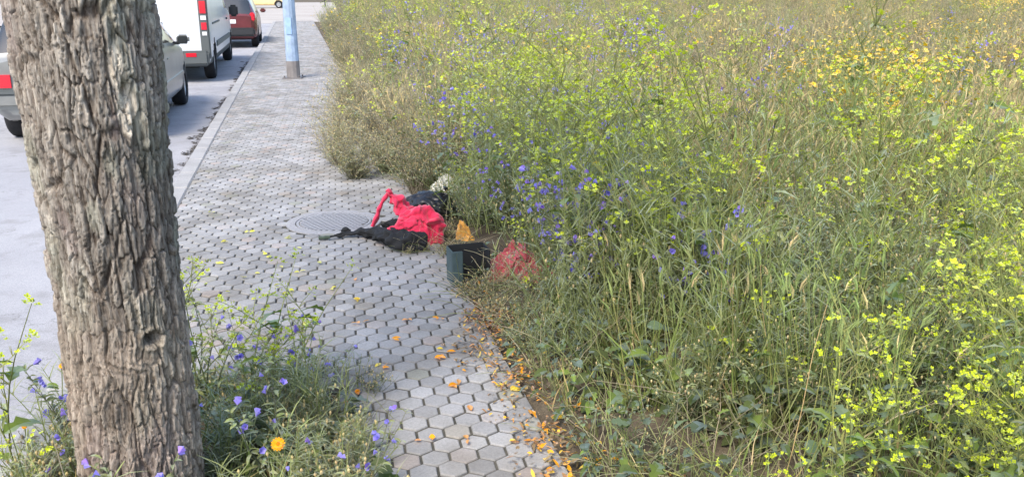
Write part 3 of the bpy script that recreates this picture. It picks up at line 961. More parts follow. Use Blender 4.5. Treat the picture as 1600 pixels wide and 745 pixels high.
def cloth(name, pts, rads, mat, parent, amp=.012, freq=38, seg=26, flat=1.0, k=14, seed=0, hollow=False, zmin=.004):
    """wrinkled sleeve-like cloth along a path; rads are radii at the path points, flat squashes it vertically"""
    path = catmull(pts, k)
    n = len(path)
    rr = np.interp(np.linspace(0, len(rads) - 1, n), range(len(rads)), rads)
    v, f = [], []
    for i, p in enumerate(path):
        d = (path[min(i + 1, n - 1)] - path[max(i - 1, 0)]).normalized()
        a = d.cross(Vector((0, 0, 1)))
        if a.length < .05: a = Vector((1, 0, 0))
        a.normalize(); b = a.cross(d)
        for s in range(seg):
            t = 2 * math.pi * s / seg
            o = a * math.cos(t) + b * math.sin(t) * flat
            q = p + o * rr[i]
            w = mnoise.noise(Vector((q.x * freq * .5, q.y * freq * .5, q.z * freq * 1.3)) + Vector((seed * 7.1, 0, 0)))
            w2 = abs(mnoise.noise(q * freq * .55 + Vector((0, seed * 3.3, 0))))
            w3 = mnoise.noise(q * freq * 2.2 + d * seed)
            q = q + o * (amp * (w * 1.1 - 1.6 * w2 + .35 * w3) * min(1, rr[i] / .03))
            if q.z < zmin: q.z = zmin + (q.z - zmin) * .06
            v.append(q)
    for i in range(n - 1):
        for s in range(seg):
            s2 = (s + 1) % seg
            f.append((i * seg + s, i * seg + s2, (i + 1) * seg + s2, (i + 1) * seg + s))
    if not hollow:
        f.append(tuple(range(seg))[::-1]); f.append(tuple((n - 1) * seg + s for s in range(seg)))
    m = MB(); m.add(v, f, (1, 1, 1))
    o = m.build(name, mat, parent, True)
    o.modifiers.new('sub', 'SUBSURF').render_levels = 1
    return o
def G(px, py, z=0.0, base=None):
    """point at height z above the ground that is seen at px,py (or, with base, at the depth of ground row base)"""
    if base is None: return P(px, py, z)
    g = P(px, base)
    u, v = (px - CX) / FPX, (CY - py) / FPX
    d = Vector((u, ct + v * st, -st + v * ct))
    k = g.y / d.y
    return Vector((d.x * k, g.y, CAMH + d.z * k))

def drape(name, parent, rx, ry, h, mat, seed, fold=.035, freq=16, rot=0.0, off=(0, 0, 0), n=64, power=.7):
    """crumpled sheet heaped over a mound: sharp fold ridges, ragged outline, closed at the ground"""
    v, f = [], []
    sd = Vector((seed * 3.7, seed * 1.9, seed))
    for i in range(n + 1):
        for j in range(n + 1):
            a, b = 2 * i / n - 1, 2 * j / n - 1
            x, y = a * math.sqrt(1 - b * b / 2), b * math.sqrt(1 - a * a / 2)
            r = math.hypot(x, y)
            th = math.atan2(y, x)
            out = 1 + .28 * mnoise.noise(Vector((math.cos(th) * 1.6, math.sin(th) * 1.6, seed)))
            q = Vector((x * rx * out, y * ry * out, 0))
            wq = q * freq + sd
            wq = wq + Vector((mnoise.noise(wq * .6), mnoise.noise(wq * .6 + Vector((9, 0, 0))), 0)) * 1.1
            rid = (1 - abs(mnoise.noise(wq))) ** 3 + .5 * (1 - abs(mnoise.noise(wq * 2.1 + sd))) ** 3 + .25 * (1 - abs(mnoise.noise(wq * 4.3))) ** 2
            dome = max(0, 1 - r * r) ** power
            lump = .7 + .5 * mnoise.noise(q * 7 + sd)
            z = h * dome * lump + fold * (rid - .75) * (1 - r ** 6)
            q = Matrix.Rotation(rot, 3, 'Z') @ q
            sh = Vector((mnoise.noise(wq * .9 + Vector((0, 5, 0))), mnoise.noise(wq * .9 + Vector((3, 0, 7))), 0)) * fold * .9 * (1 - r ** 4)
            zz = max(z, .003) if r < .999 else -.01
            v.append(Vector((q.x, q.y, zz)) + sh + Vector(off))
    for i in range(n):
        for j in range(n):
            a = i * (n + 1) + j
            f.append((a, a + n + 1, a + n + 2, a + 1))
    m = MB(); m.add(v, f, (1, 1, 1))
    return m.build(name, mat, parent, True)
trs = empty('black_trousers', P(600, 374)); tag(trs, 'crumpled black trousers lying on the pavers under the red jumper', 'trousers')
trs_inv = -trs.location
def loc_pts(root, pts): return [p - root.location for p in pts]
cloth('trouser_leg', loc_pts(trs, [G(513, 371, .015), G(535, 366, .025), G(560, 363, .03), G(590, 364, .045), G(622, 369, .055)]), [.012, .024, .034, .055, .07], M_BLACK, trs, .022, 34, flat=.7, seed=1)
cloth('cuff', loc_pts(trs, [G(498, 372, .012), G(508, 371, .016), G(516, 370.5, .017)]), [.017, .018, .014], M_GREENSH, trs, .005, 50, seg=16, flat=.8, seed=2)
cloth('waist', loc_pts(trs, [G(590, 366, .05), G(612, 372, .055), G(640, 376, .06), G(668, 379, .05)]), [.05, .085, .09, .06], M_BLACK, trs, .035, 26, flat=.75, seed=3)
cloth('pocket_flap', loc_pts(trs, [G(534, 361, .03), G(540, 358.5, .045), G(548, 361, .035)]), [.010, .018, .010], M_BLACK, trs, .008, 50, seg=14, seed=4)
cloth('second_leg', loc_pts(trs, [G(596, 352, .03), G(618, 350, .05), G(645, 352, .06), G(668, 356, .05)]), [.03, .06, .07, .05], M_BLACK, trs, .03, 30, flat=.7, seed=14)

jum = empty('red_jumper', P(645, 362)); tag(jum, 'bright red crumpled jumper with one sleeve arched up from the pavers', 'jumper')
cloth('sleeve', loc_pts(jum, [G(582, 353, 0, 360), G(588, 340, 0, 360), G(596, 318, 0, 360), G(606, 301, 0, 360)]), [.040, .038, .030, .034], M_RED, jum, .014, 22, seg=22, flat=.55, seed=5)
cloth('shoulder', loc_pts(jum, [G(604, 296, 0, 360), G(612, 306, 0, 360), G(624, 320, 0, 359), G(640, 332, 0, 359), G(658, 342, 0, 359)]), [.022, .052, .085, .085, .06], M_RED, jum, .042, 26, flat=.7, seed=6)
cloth('torso', loc_pts(jum, [G(622, 352, 0, 374), G(638, 342, 0, 374), G(658, 337, 0, 373), G(676, 344, 0, 374), G(680, 360, 0, 376), G(676, 380, 0, 381)]), [.045, .085, .105, .09, .07, .045], M_RED, jum, .046, 24, flat=.72, seed=7)
tb = G(656, 366, 0, 376) - jum.location
drape('torso_front', jum, .155, .10, .165, M_RED, 21, .055, 17, .1, (tb.x, tb.y + .015, 0))
cloth('second_sleeve', loc_pts(jum, [G(607, 362, 0, 379), G(618, 356, 0, 378), G(632, 350, 0, 377), G(652, 346, 0, 376)]), [.030, .036, .05, .065], M_RED, jum, .026, 34, seg=22, flat=.75, seed=8)

def blob(name, c, size, mat, parent, amp, freq, seed, zmin=.003, sharp=0.0):
    bm = bmesh.new()
    bmesh.ops.create_icosphere(bm, subdivisions=5, radius=1)
    for v in bm.verts:
        p = v.co.copy()
        w = mnoise.noise(p * freq + Vector((seed * 5.3, seed, 0))) + .6 * (1 - 2.4 * abs(mnoise.noise(p * freq * 1.9 + Vector((seed, 3.3 * seed, 1))))) + .22 * mnoise.noise(p * freq * 5)
        q = p * (1 + amp * w)
        q = Vector((q.x * size[0], q.y * size[1], q.z * size[2])) + c
        if q.z + parent.location.z < zmin: q.z = zmin - parent.location.z + (q.z + parent.location.z - zmin) * .05
        v.co = q
    me = bpy.data.meshes.new(name); bm.to_mesh(me); bm.free()
    me.materials.append(mat)
    me.polygons.foreach_set('use_smooth', [True] * len(me.polygons))
    return link(name, me, parent)
bag = empty('black_bin_bag', P(672, 345)); tag(bag, 'black bin bag slumped in the weeds behind the red jumper', 'rubbish bag')
blob('sack', Vector((0, 0, .085)), (.17, .12, .115), M_BAGB, bag, .17, 1.8, 3)
cloth('knotted_neck', [(.08, 0, .14), (.12, .01, .19), (.13, .02, .235)], [.035, .014, .04], M_BAGB, bag, .012, 50, seg=16, seed=9)
wb = empty('white_plastic_bag', P(692, 300)); tag(wb, 'cream white plastic bag caught in weeds above the black bin bag', 'plastic bag')
drape('sack', wb, .13, .09, .17, M_BAGW, 5, .05, 13)
oc = empty('orange_cloth', P(724, 376)); tag(oc, 'orange yellow rag standing crumpled in dry stems beside dark box', 'cloth')
drape('crumpled_sheet', oc, .055, .045, .125, M_ORANGE, 31, .05, 26, .3, (0, 0, 0), 40, .5)
drape('trailing_corner', oc, .05, .045, .05, M_ORANGE, 33, .035, 34, .9, (.035, -.05, 0), 30)
pc = empty('faded_red_cloth', P(812, 432)); tag(pc, 'faded red blanket bundled under the weeds beside the dark box', 'blanket')
drape('crumpled_sheet', pc, .22, .15, .115, M_PINK, 8, .095, 19, .2, (0, .03, 0))
drape('loose_corner', pc, .13, .09, .055, M_PINK, 9, .06, 24, -.3, (.12, -.07, 0))
drape('folded_edge', pc, .10, .08, .07, M_PINK, 13, .06, 26, .5, (-.10, -.04, 0))

# dark open box, teal side towards the camera
bx = empty('dark_box', P(736, 446), R(18)); tag(bx, 'dark box on end with narrow teal side and open black inside', 'box')
bx.scale = (.86, .86, .86)
M_TEAL = mat_cloth('teal_board', (.05, .08, .085), rough=.7, sheen=0)
def bpart(name, c, s, mat, rot=None): return part_box(bx, name, c, s, mat, .004, rot)
bpart('side_panel', (-.084, 0, .115), (.066, .018, .23), M_TEAL)
bpart('back_panel', (.01, .16, .115), (.24, .012, .23), M_BLACKP)
bpart('end_panel', (-.112, .085, .115), (.010, .15, .226), M_TEAL)
bpart('base_panel', (.01, .08, .006), (.23, .15, .012), M_BLACKP)
bpart('far_panel', (.128, .085, .115), (.010, .15, .22), M_BLACKP)
# ------------------------------------------------------------------ plants: builders (local metres, base at the origin)
def jit(c, r, a=.15):
    k = 1 + r.uniform(-a, a)
    return (c[0] * k, c[1] * k * (1 + r.uniform(-.05, .05)), c[2] * k)
def leaf(mb, p, d, L, W, col, r, droop=.4, lob=False):
    d = Vector(d).normalized()
    s = d.cross(Vector((0, 0, 1)))
    if s.length < .05: s = Vector((1, 0, 0))
    s.normalize()
    s = (Matrix.Rotation(r.uniform(-.7, .7), 3, d) @ s)
    up = s.cross(d)
    n = 4 if not lob else 6
    v, f = [], []
    for i in range(n + 1):
        t = i / n
        c = p + d * (L * t) - Vector((0, 0, 1)) * (droop * L * t * t) 
        w = W * .5 * math.sin(math.pi * min(1, .06 + t * .94)) ** .8
        if lob: w *= (1.0 if i % 2 else .45)
        v += [c + s * w + up * w * .35, c, c - s * w + up * w * .35]
    for i in range(n):
        a = 3 * i
        f += [(a, a + 1, a + 4, a + 3), (a + 1, a + 2, a + 5, a + 4)]
    mb.add(v, f, col)
def blade(mb, p, d, L, W, bend, col, r, n=4, tipcol=None):
    d = Vector(d).normalized()
    h = Vector((d.x, d.y, 0))
    if h.length < .01: h = Vector((r.uniform(-1, 1), r.uniform(-1, 1), 0))
    h.normalize()
    s = Vector((-h.y, h.x, 0))
    s = (s + h * r.uniform(-.8, .8)).normalized()
    v = []
    for i in range(n + 1):
        t = i / n
        c = p + d * (L * t) + h * (bend * L * t * t) - Vector((0, 0, 1)) * (abs(bend) * L * .55 * t ** 3)
        w = W * .5 * (1 - t ** 2 * .95)
        v += [c - s * w, c + s * w]
    for i in range(n):
        cc = col
        if tipcol and i >= n - 2: cc = tipcol
        mb.add([v[2 * i], v[2 * i + 1], v[2 * i + 3], v[2 * i + 2]], [(0, 1, 2, 3)], cc)
def petals(mb, p, nrm, rad, k, col, r, cup=.25, centre=None, wid=.8):
    nrm = Vector(nrm).normalized()
    a = nrm.orthogonal().normalized(); b = nrm.cross(a)
    t0 = r.uniform(0, 6)
    for i in range(k):
        t = t0 + 2 * math.pi * i / k
        o = a * math.cos(t) + b * math.sin(t); q = nrm.cross(o)
        w = rad * math.sin(math.pi / k) * wid
        mb.add([p, p + o * rad * .6 + q * w + nrm * rad * cup * .6, p + o * rad + nrm * rad * cup, p + o * rad * .6 - q * w + nrm * rad * cup * .6], [(0, 1, 2, 3)], jit(col, r, .12))
    if centre:
        cr = rad * .36
        ring_ = [p + nrm * rad * .12 + (a * math.cos(2 * math.pi * i / 6) + b * math.sin(2 * math.pi * i / 6)) * cr for i in range(6)]
        mb.add(ring_ + [p + nrm * rad * .28], [(i, (i + 1) % 6, 6) for i in range(6)], centre)
def funnel(mb, p, d, L, rad, col, r):
    d = Vector(d).normalized(); a = d.orthogonal().normalized(); b = d.cross(a)
    k = 5
    v = [p]
    for i in range(k):
        t = 2 * math.pi * i / k
        v.append(p + d * L + (a * math.cos(t) + b * math.sin(t)) * rad)
    for i in range(k):
        mb.add([v[0], v[1 + i], v[1 + (i + 1) % k]], [(0, 1, 2)], jit(col, r, .2))
def sway(p0, d, L, n, r, wob=.06, rise=0.0):
    pts = [Vector(p0)]
    d = Vector(d).normalized()
    for i in range(n):
        d = (d + Vector((r.gauss(0, wob), r.gauss(0, wob), r.gauss(0, wob) + rise))).normalized()
        pts.append(pts[-1] + d * (L / n))
    return pts

GREEN = (.15, .205, .045); SAGE = (.25, .275, .11); DKGREEN = (.075, .10, .032); PALE = (.39, .39, .13)
TAN = (.48, .37, .17); STRAW = (.60, .49, .25); GREYB = (.35, .31, .215); YEL = (.60, .68, .03); YELF = (.84, .56, .02)
VIO = (.33, .29, .76); ORG = (.86, .36, .015); BROWN = (.17, .12, .07)

def plant_mustard(seed, H=.9, dense=1.0, low=False):
    r = random.Random(seed)
    stem, fol, blo = MB(), MB(), MB()
    pts = sway((0, 0, -.02), (r.gauss(0, .12), r.gauss(0, .12), 1), H, 6, r, .07)
    stc = jit((.26, .285, .095), r)
    stem.tube(pts, [.0042 - .0005 * i for i in range(7)], 3, stc)
    def cluster(p, d):
        for _ in range(r.randint(3, 6)):
            q = p + Vector((r.gauss(0, .015), r.gauss(0, .017), r.gauss(0, .012)))
            nn = Vector((r.gauss(0, .5), r.gauss(0, .5) - .25, 1))
            petals(blo, q, nn, r.uniform(.008, .0125), 4, YEL, r, .3, (.42, .50, .04), .62)
        for _ in range(3):
            q = p + Vector((r.gauss(0, .008), r.gauss(0, .008), .008))
            blo.tube([q, q + Vector((0, 0, .008))], [.0028, .001], 3, (.42, .48, .06))
    def pods(path):
        for p in path[1:-1]:
            for _ in range(2):
                d = Vector((r.uniform(-1, 1), r.uniform(-1, 1), .8)).normalized()
                fol.tube([p, p + d * .035], [.0016, .0007], 3, jit(PALE, r))
    cluster(pts[-1], None)
    nb = int(7 * dense)
    for k in range(nb):
        i = r.randint(2, 5)
        a = r.uniform(0, 6.28)
        d = Vector((math.cos(a), math.sin(a), r.uniform(.6, 1.3)))
        L = H * r.uniform(.22, .46)
        bp_ = sway(pts[i], d, L, 4, r, .1, .05)
        stem.tube(bp_, [.0028, .0024, .002, .0016, .0012], 3, stc)
        cluster(bp_[-1], d); pods(bp_)
        for _ in range(r.randint(1, 3)):
            j = r.randint(1, 3); a2 = a + r.gauss(0, 1)
            b2 = sway(bp_[j], (math.cos(a2), math.sin(a2), .9), L * .5, 3, r, .1)
            stem.tube(b2, [.0018, .0016, .0013, .001], 3, stc)
            cluster(b2[-1], d)
        leaf(fol, bp_[0], (d.x, d.y, .3), r.uniform(.05, .10), r.uniform(.018, .035), jit(SAGE, r), r, .5, True)
    for k in range(int(9 * dense)):
        a = r.uniform(0, 6.28); i = r.randint(0, 3)
        leaf(fol, pts[i] + (pts[i + 1] - pts[i]) * r.random(), (math.cos(a), math.sin(a), .5), r.uniform(.08, .17), r.uniform(.035, .07), jit(GREEN, r), r, .6, True)
    return {'stem': (stem, M_LEAF), 'foliage': (fol, M_LEAF), 'blossoms': (blo, M_PETAL)}

def plant_bugloss(seed, H=.65, fs=1.0, few=0):
    r = random.Random(seed)
    stem, fol, blo = MB(), MB(), MB()
    for st_ in range(r.randint(2, 4)):
        pts = sway((r.gauss(0, .02), r.gauss(0, .02), -.02), (r.gauss(0, .28), r.gauss(0, .28), 1), H * r.uniform(.75, 1.05), 7, r, .08)
        stem.tube(pts, [.0045 - .0005 * i for i in range(8)], 3, jit((.21, .22, .13), r))
        for i in range(7):
            for _ in range(4):
                a = r.uniform(0, 6.28)
                p = pts[i].lerp(pts[i + 1], r.random())
                leaf(fol, p, (math.cos(a), math.sin(a), .7), r.uniform(.04, .09) * (1.25 - i * .12), r.uniform(.008, .014), jit(SAGE, r), r, .5)
            if i >= 3:
                for _ in range(r.randint(1, 3) if not few else (1 if r.random() < .55 or i == 6 else 0)):
                    a = r.uniform(0, 6.28)
                    p = pts[i].lerp(pts[i + 1], r.random())
                    cy = sway(p, (math.cos(a), math.sin(a), .6), r.uniform(.03, .07), 3, r, .2, -.12)
                    stem.tube(cy, .0018, 3, jit(SAGE, r))
                    for _ in range(r.randint(1, 3)):
                        q = cy[-1].lerp(cy[1], r.random() * .7)
                        funnel(blo, q, (math.cos(a) + r.gauss(0, .3), math.sin(a) + r.gauss(0, .3), r.uniform(-.1, .9)), fs * r.uniform(.014, .021), fs * r.uniform(.0075, .0115), VIO if r.random() < .8 else (.34, .22, .66), r)
    return {'stem': (stem, M_LEAF), 'foliage': (fol, M_LEAF), 'blossoms': (blo, M_PETAL)}

def tuft_grass(seed, H=.7, dry=0.0, n=16, ears=True):
    r = random.Random(seed); m = MB()
    for k in range(n):
        a = r.uniform(0, 6.28); p = Vector((r.gauss(0, .05), r.gauss(0, .05), -.02))
        c = TAN if r.random() < dry else (PALE if r.random() < .3 else (.20, .255, .07))
        lean = r.uniform(.05, .35)
        if k % 2 == 0 or not ears:
            blade(m, p, (math.cos(a) * lean, math.sin(a) * lean, 1), H * r.uniform(.45, .9), r.uniform(.006, .012), r.uniform(.1, .6), jit(c, r), r, 4, jit(STRAW, r) if r.random() < .08 + .5 * dry else None)
        else:
            pts = sway(p, (math.cos(a) * lean, math.sin(a) * lean, 1), H * r.uniform(.7, 1.0), 4, r, .05)
            m.tube(pts, [.0022, .0018, .0015, .0012, .001], 3, jit(c, r))
            ec = STRAW if r.random() < dry + .15 else (.30, .37, .13)
            d = (pts[-1] - pts[-2]).normalized()
            d2 = (d + Vector((math.cos(a), math.sin(a), -.2)) * r.uniform(.1, .6)).normalized()
            e0 = pts[-1]; e1 = e0 + d * .03; e2 = e1 + d2 * .045
            m.tube([e0, e1, e2], [.002, .0045, .001], 4, jit(ec, r))
            for _ in range(9):
                q = e0.lerp(e2, r.random())
                dd = (d2 + Vector((r.gauss(0, .28), r.gauss(0, .28), r.gauss(0, .2)))).normalized()
                s = dd.orthogonal().normalized() * .0011
                m.add([q - s, q + s, q + dd * r.uniform(.04, .065)], [(0, 1, 2)], jit(ec, r))
    return m
def clump_broad(seed, H=.35, n=22, col=DKGREEN):
    r = random.Random(seed); m = MB()
    for k in range(n):
        a = r.uniform(0, 6.28); lean = r.uniform(.2, 1.1)
        h = H * r.uniform(.3, 1.0)
        pts = sway((r.gauss(0, .03), r.gauss(0, .03), -.02), (math.cos(a) * lean, math.sin(a) * lean, 1), h, 3, r, .08)
        m.tube(pts, .0022, 3, jit(SAGE, r))
        c = col if r.random() < .6 else (GREEN if r.random() < .7 else (.11, .15, .09))
        L = r.uniform(.045, .095)
        leaf(m, pts[-1], (math.cos(a), math.sin(a), r.uniform(-.1, .5)), L, L * r.uniform(.45, .8), jit(c, r, .25), r, .4, r.random() < .4)
    return m
def clump_dry(seed, H=.7, n=16, col=GREYB, leaves=10, tiny=.012):
    """branching dry weed"""
    r = random.Random(seed); m = MB()
    for k in range(n):
        a = r.uniform(0, 6.28); lean = r.uniform(.05, .9)
        pts = sway((r.gauss(0, .04), r.gauss(0, .04), -.02), (math.cos(a) * lean, math.sin(a) * lean, 1), H * r.uniform(.5, 1.05), 5, r, .13)
        c = jit(col, r, .25)
        m.tube(pts, [.003, .0025, .002, .0017, .0013, .0009], 3, c)
        for _ in range(4):
            i = r.randint(1, 4); a2 = r.uniform(0, 6.28)
            b = sway(pts[i], (math.cos(a2), math.sin(a2), .8), H * r.uniform(.12, .3), 3, r, .15)
            m.tube(b, [.0017, .0014, .0011, .0008], 3, c)
            for _ in range(leaves // 4 + 1):
                q = b[r.randint(1, 2)].lerp(b[-1], r.random()); a3 = r.uniform(0, 6.28)
                leaf(m, q, (math.cos(a3), math.sin(a3), .4), r.uniform(1.2, 2.6) * tiny, tiny * r.uniform(.35, .7), jit(col if r.random() < .55 else SAGE, r, .3), r, .4)
            q = b[-1]
            m.tube([q, q + Vector((0, 0, .008)), q + Vector((0, 0, .014))], [.002, .0045, .001], 4, jit(STRAW, r, .2))
    return m
def clump_stalks(seed, H=.9, n=12):
    """slim upright green stalks with thread leaves"""
    r = random.Random(seed); m = MB()
    for k in range(n):
        pts = sway((r.gauss(0, .06), r.gauss(0, .06), -.02), (r.gauss(0, .16), r.gauss(0, .16), 1), H * r.uniform(.55, 1.05), 6, r, .05)
        c = jit((.26, .30, .11), r)
        m.tube(pts, [.0034, .003, .0026, .0022, .0018, .0014, .001], 3, c)
        for i in range(1, 6):
            for _ in range(4):
                a = r.uniform(0, 6.28)
                blade(m, pts[i].lerp(pts[i + 1], r.random()), (math.cos(a), math.sin(a), .9), r.uniform(.04, .11), .004, r.uniform(.1, .5), jit(SAGE, r), r, 2)
    return m
def clump_daisy(seed, H=.7, n=9, col=YELF, centre=(.62, .34, .02)):
    r = random.Random(seed); m = MB()
    for k in range(n):
        a = r.uniform(0, 6.28); lean = r.uniform(.05, .5)
        pts = sway((r.gauss(0, .05), r.gauss(0, .05), -.02), (math.cos(a) * lean, math.sin(a) * lean, 1), H * r.uniform(.55, 1.05), 5, r, .08)
        m.tube(pts, .002, 3, jit(SAGE, r))
        petals(m, pts[-1], (r.gauss(0, .35), r.gauss(0, .35) - .4, 1), r.uniform(.016, .028), 9, col, r, .1, centre, 1.0)
        for i in range(5):
            for _ in range(3):
                a2 = r.uniform(0, 6.28)
                leaf(m, pts[i].lerp(pts[i + 1], r.random()), (math.cos(a2), math.sin(a2), .6), r.uniform(.03, .07), .014, jit(GREEN, r), r, .4, True)
    return m
def merged(parts):
    m = MB()
    for k, (mb, _) in parts.items():
        b = len(m.v); m.v += mb.v; m.f += [tuple(i + b for i in f) for f in mb.f]; m.c += mb.c
    return m
def clump_tangle(seed, H=.45, n=14, col=(.30, .27, .17)):
    """long arching bare stems"""
    r = random.Random(seed); m = MB()
    for k in range(n):
        a = r.uniform(0, 6.28); lean = r.uniform(.4, 1.6)
        pts = sway((r.gauss(0, .08), r.gauss(0, .08), 0), (math.cos(a) * lean, math.sin(a) * lean, 1), H * r.uniform(.6, 1.7), 7, r, .12, -.10)
        pts = [Vector((p.x, p.y, max(p.z, .004))) for p in pts]
        m.tube(pts, [.0026, .0024, .0022, .002, .0018, .0015, .0012, .0009], 3, jit(col if r.random() < .6 else SAGE, r, .25))
    return m
def clump_litter(seed, n=26, rad=.12):
    r = random.Random(seed); m = MB()
    for k in range(n):
        a = r.uniform(0, 6.28); d = rad * math.sqrt(r.random())
        p = Vector((math.cos(a) * d, math.sin(a) * d, r.uniform(.004, .03)))
        t = r.random()
        c = ORG if t < .11 else ((.60, .42, .06) if t < .27 else ((.40, .22, .10) if t < .62 else (.24, .17, .09)))
        a = r.uniform(0, 6.28)
        leaf(m, p, (math.cos(a), math.sin(a), r.uniform(-.3, .5)), r.uniform(.009, .036), r.uniform(.006, .016), jit(c, r, .3), r, r.uniform(-.4, .7))
    return m

# ------------------------------------------------------------------ scattering
def scatter(name, protos, recs, label=None, cat=None):
    """one stuff object: recs = (proto index, x, y, z, rz, tiltx, tilty, scale)"""
    col = bpy.data.collections.new(name + '_kinds')
    for i, (mb, mat) in enumerate(protos):
        o = bpy.data.objects.new('%s_kind_%02d' % (name, i), mb.mesh(name + '_kind', mat))
        col.objects.link(o)
    me = bpy.data.meshes.new(name)
    A = np.array(recs, dtype=np.float32)
    me.vertices.add(len(A)); me.vertices.foreach_set('co', A[:, 1:4].ravel())
    for nm, ty, dat in (('kind_id', 'INT', A[:, 0].astype(np.int32)), ('size', 'FLOAT', A[:, 7])):
        me.attributes.new(nm, ty, 'POINT').data.foreach_set('value', dat)
    rot = np.ascontiguousarray(A[:, [5, 6, 4]])
    me.attributes.new('turn', 'FLOAT_VECTOR', 'POINT').data.foreach_set('vector', rot.ravel())
    o = link(name, me)
    ng = bpy.data.node_groups.new(name + '_scatter', 'GeometryNodeTree')
    ng.interface.new_socket('Geometry', in_out='INPUT', socket_type='NodeSocketGeometry')
    ng.interface.new_socket('Geometry', in_out='OUTPUT', socket_type='NodeSocketGeometry')
    n, l = ng.nodes, ng.links
    gi, go = n.new('NodeGroupInput'), n.new('NodeGroupOutput')
    ci = n.new('GeometryNodeCollectionInfo'); ci.inputs[0].default_value = col
    ci.inputs['Separate Children'].default_value = True; ci.inputs['Reset Children'].default_value = True
    iop = n.new('GeometryNodeInstanceOnPoints'); iop.inputs['Pick Instance'].default_value = True
    def attr(nm, ty):
        a = n.new('GeometryNodeInputNamedAttribute'); a.data_type = ty; a.inputs[0].default_value = nm; return a.outputs[0]
    l.new(gi.outputs[0], iop.inputs['Points']); l.new(ci.outputs[0], iop.inputs['Instance'])
    l.new(attr('kind_id', 'INT'), iop.inputs['Instance Index'])
    e2r = n.new('FunctionNodeEulerToRotation'); l.new(attr('turn', 'FLOAT_VECTOR'), e2r.inputs[0]); l.new(e2r.outputs[0], iop.inputs['Rotation'])
    l.new(attr('size', 'FLOAT'), iop.inputs['Scale'])
    l.new(iop.outputs[0], go.inputs[0])
    md = o.modifiers.new('scatter', 'NODES'); md.node_group = ng
    tag(o, label, cat, None, 'stuff')
    return o

protos, pid = [], {}
def reg(key, mbs):
    pid[key] = []
    for mb in mbs:
        pid[key].append(len(protos)); protos.append((mb, M_LEAF))
reg('grass', [tuft_grass(20 + i, .72, .03, 22) for i in range(4)])
reg('dry', [tuft_grass(40 + i, .78, .8, 20) for i in range(4)])
reg('blade', [tuft_grass(50 + i, .5, .15, 26, False) for i in range(3)])
reg('broad', [clump_broad(60 + i, .38, 20) for i in range(4)])
reg('drybush', [clump_dry(70 + i, .75, 13) for i in range(3)])
reg('brownbush', [clump_dry(80 + i, .7, 13, (.22, .165, .10), 8) for i in range(2)])
reg('stalks', [clump_stalks(90 + i, .95, 11) for i in range(3)])
reg('daisy', [clump_daisy(100 + i) for i in range(3)])
reg('tangle', [clump_tangle(110 + i) for i in range(3)])
reg('mustard', [merged(plant_mustard(120 + i, .92, .9)) for i in range(3)])
reg('bugloss', [merged(plant_bugloss(130 + i, .75)) for i in range(3)])
reg('sage', [clump_dry(140 + i, .6, 14, (.19, .22, .10), 16, .016) for i in range(3)])

# rects (x0, y0, x1, y1, ground row) in photo pixels that the plants in front leave open
OPEN = [(575, 292, 690, 386, 380), (640, 284, 716, 335, 345), (672, 258, 716, 292, 300), (708, 332, 742, 372, 377), (708, 372, 790, 440, 446), (768, 385, 850, 425, 432)]
def gauss2(x, y, cx, cy, sx, sy): return math.exp(-((x - cx) / sx) ** 2 - ((y - cy) / sy) ** 2)
def weights(u, v, edge, r):
    w = {}
    right = 1 / (1 + math.exp(-(u - 1100) / 60)); top = 1 / (1 + math.exp((v - 165) / 25)); bot = 1 / (1 + math.exp(-(v - 450) / 40))
    mid = max(0, 1 - top - bot)
    w['mustard'] = .42 * gauss2(u, v, 800, 180, 260, 170) + .75 * bot * right + .22 * right * mid + .22 * gauss2(u, v, 700, 30, 230, 70) + .07
    w['bugloss'] = .38 * gauss2(u, v, 930, 240, 330, 170) + .22 * gauss2(u, v, 900, 60, 160, 60) + .02
    w['grass'] = 1.15 * right * mid + .3 * right * bot + .18
    w['dry'] = .3 * top + 1.3 * gauss2(u, v, 1430, 190, 300, 60) + .2 * top * right + .9 * gauss2(u, v, 1180, 230, 120, 60)
    w['blade'] = .35 + .5 * right * mid
    w['broad'] = 1.0 * bot + .15
    w['drybush'] = 2.4 * gauss2(u, v, 570, 180, 90, 120) + 1.0 * top + .25 * gauss2(u, v, 1200, 110, 250, 80)
    w['brownbush'] = 1.5 * top * right + 1.0 * gauss2(u, v, 680, 220, 60, 90) + .5 * gauss2(u, v, 1200, 70, 200, 50)
    w['stalks'] = 1.3 * gauss2(u, v, 950, 380, 150, 130) + .2 * bot + .15
    w['daisy'] = 1.6 * gauss2(u, v, 1370, 110, 140, 60) + .35 * gauss2(u, v, 1560, 10, 60, 30) + .3 * top
    w['tangle'] = .9 * bot + .2
    w['sage'] = .8 + .4 * bot + .5 * top + .5 * gauss2(u, v, 800, 250, 200, 120)
    if edge < .35:
        for k in ('grass', 'mustard', 'bugloss', 'daisy'): w[k] *= .3
        w['tangle'] += .5; w['broad'] += .3 * bot; w['sage'] += .4
    return w
sr = random.Random(99)
recs, far, mustards, buglosses = [], [], [], []
bands = [(0.75, 3.0, 75), (3.0, 5.0, 60), (5.0, 8.0, 42), (8.0, 13.0, 26), (13.0, 22.0, 13), (22.0, 44.0, 5.5), (44.0, 95.0, 1.3)]
